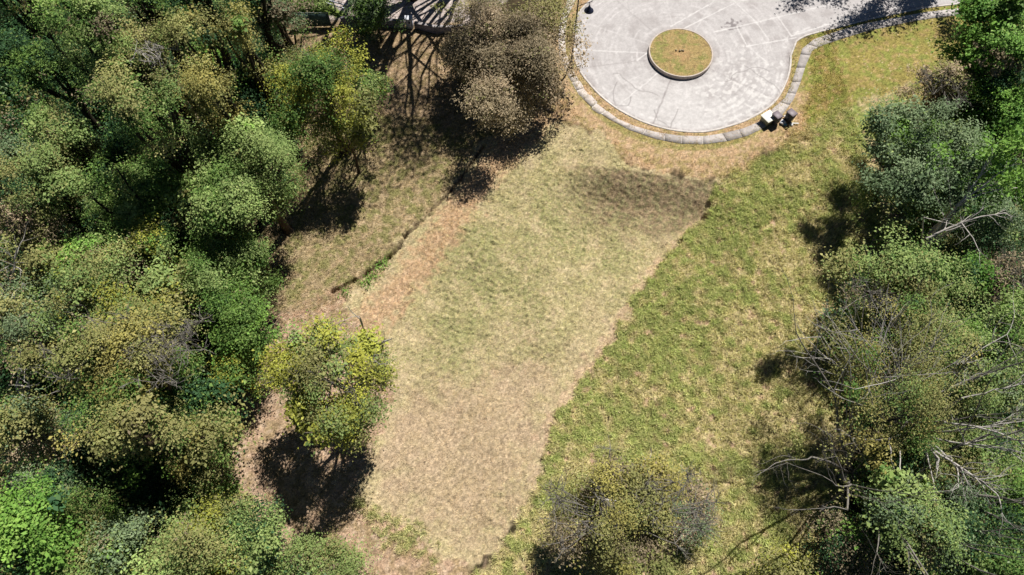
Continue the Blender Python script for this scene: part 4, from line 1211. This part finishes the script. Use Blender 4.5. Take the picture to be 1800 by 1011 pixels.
blades('short_grass', 42000, wl, .11, .03, c_lawn, 4, .12, 52)
blades('lawn_grass', 80000, m_lawn * np.clip(.3 + gm[..., 0] + .4 * bankm, 0, 1) * clear, .06, .03, c_lawn, 4, .10, 53)
wv = verge * sstep(RR + .12, RR + .25, rr)
blades('verge_grass', 3500, wv, .10, .03, c_lawn, 4, .08, 54)

# ---------------------------------------------------------------- boundary at the top: mesh fence, wall, gate post, rail
def wall_run(name, pts_px, h, th, col, label, cat, mat='concrete', cap=None, group=None):
    P = np.array(G(pts_px))
    c = P.mean(0)
    t = thing(name, (P[0][0], P[0][1], 0.0), label, cat, group)
    m_ = MB()
    for a, b in zip(P[:-1], P[1:]):
        L_ = np.linalg.norm(b - a)
        m_.box(((a[0] + b[0]) / 2, (a[1] + b[1]) / 2, h / 2 - .1), (L_ - .02, th, h + .2), math.atan2(b[1] - a[1], b[0] - a[0]), 1, col, .012)
    m_.build('wall', M[mat], t)
    if cap is not None:
        m_ = MB()
        for a, b in zip(P[:-1], P[1:]):
            L_ = np.linalg.norm(b - a)
            m_.box(((a[0] + b[0]) / 2, (a[1] + b[1]) / 2, h + .035), (L_ - .02, th + .08, .06), math.atan2(b[1] - a[1], b[0] - a[0]), 1, cap, .01)
        m_.build('coping', M[mat], t)
    return t
P = np.array(G([(516, 46), (548, 47), (583, 46)]))
t = thing('mesh_fence', (P[0][0], P[0][1], 0), 'dark green mesh fence at the top between the grey green tree and the wall', 'fence')
m_ = MB()
for a, b in zip(P[:-1], P[1:]):
    m_.box(((a[0] + b[0]) / 2, (a[1] + b[1]) / 2, .78), (np.linalg.norm(b - a) - .06, .03, 1.5), math.atan2(b[1] - a[1], b[0] - a[0]), 1, alb(92, 116, 112))
m_.build('mesh_panel', M['fabric'], t)
for p in P:
    m_ = MB()
    m_.tube([(p[0], p[1], -.2), (p[0], p[1], 1.7)], [.035, .035], 8, alb(120, 130, 124))
    m_.build('post', M['paint'], t)
m_ = MB()
m_.tube([(P[0][0], P[0][1], 1.6), (P[-1][0], P[-1][1], 1.6)], [.025, .025], 6, alb(150, 160, 150))
m_.build('rail', M['paint'], t)
wall_run('garden_wall', [(602, 44), (626, 44), (712, 50)], .9, .22, alb(150, 146, 160), 'short grey wall under the green bush beside the white gate post', 'wall', cap=alb(128, 124, 128))
wall_run('garden_wall', [(730, 50), (765, 57), (800, 57), (836, 52), (862, 46)], .72, .24, alb(168, 162, 176), 'long grey wall curving from the white gate post to the grey brown tree', 'wall', cap=alb(176, 168, 166))
p = up(721, 49)
t = thing('gate_post', (p[0], p[1], 0), 'white square gate post with a small dark recess', 'gate post')
m_ = MB()
m_.box((p[0], p[1], .55), (.62, .46, 1.3), .03, 1, alb(206, 212, 230), .02)
m_.build('pillar', M['paint'], t)
m_ = MB()
m_.box((p[0], p[1], 1.23), (.72, .56, .07), .03, 1, alb(236, 238, 244), .015)
m_.build('cap', M['paint'], t)
m_ = MB()
m_.box((p[0] + .03, p[1] - .235, .85), (.14, .02, .26), .03, 1, alb(40, 44, 56), .004)
m_.build('recess', M['paint'], t)
P = np.array(G([(560, 4), (574, 12), (590, 18), (612, 24)]))
t = thing('white_rail', (P[0][0], P[0][1], 0), 'white tubular rail behind the bush at the top edge', 'railing')
m_ = MB()
for h in (.55, 1.0):
    m_.tube(np.c_[P, np.full(len(P), h)], .06, 8, alb(236, 238, 246))
m_.build('bar', M['paint'], t, True)
for p in P:
    m_ = MB()
    m_.box((p[0], p[1], .5), (.14, .14, 1.2), .3, 1, alb(230, 234, 244), .01)
    m_.build('post', M['paint'], t)
S_(538, 8, 40, 18, .7, .6, [('lime', .5), ('pale', .5)], 'low light green hedge behind the mesh fence', None, size=.16, dens=170, low=-.1)
# ferny weeds along the ditch
r = np.random.default_rng(61)
for px, py in ((641, 500), (655, 488), (668, 468), (676, 462), (648, 496), (608, 516)):
    p = up(px, py)
    t = thing('weed', (p[0], p[1], ground_z(p[0], p[1])), 'small yellow green weed growing in the ditch beside the lawn', 'weed', 'weeds along the ditch')
    n = 46
    Pp = np.array(t.location) + np.c_[r.normal(0, .28, (n, 2)), np.abs(r.normal(.15, .08, n))]
    o = r.normal(0, .5, Pp.shape)
    V, F_ = leaf_quads(r, Pp, o, .22, aspect=.3)
    mesh_np('foliage', V - np.array(t.location), F_, M['leaf'], np.repeat(leaf_cols(r, n, 'lime'), 4, 0), t)
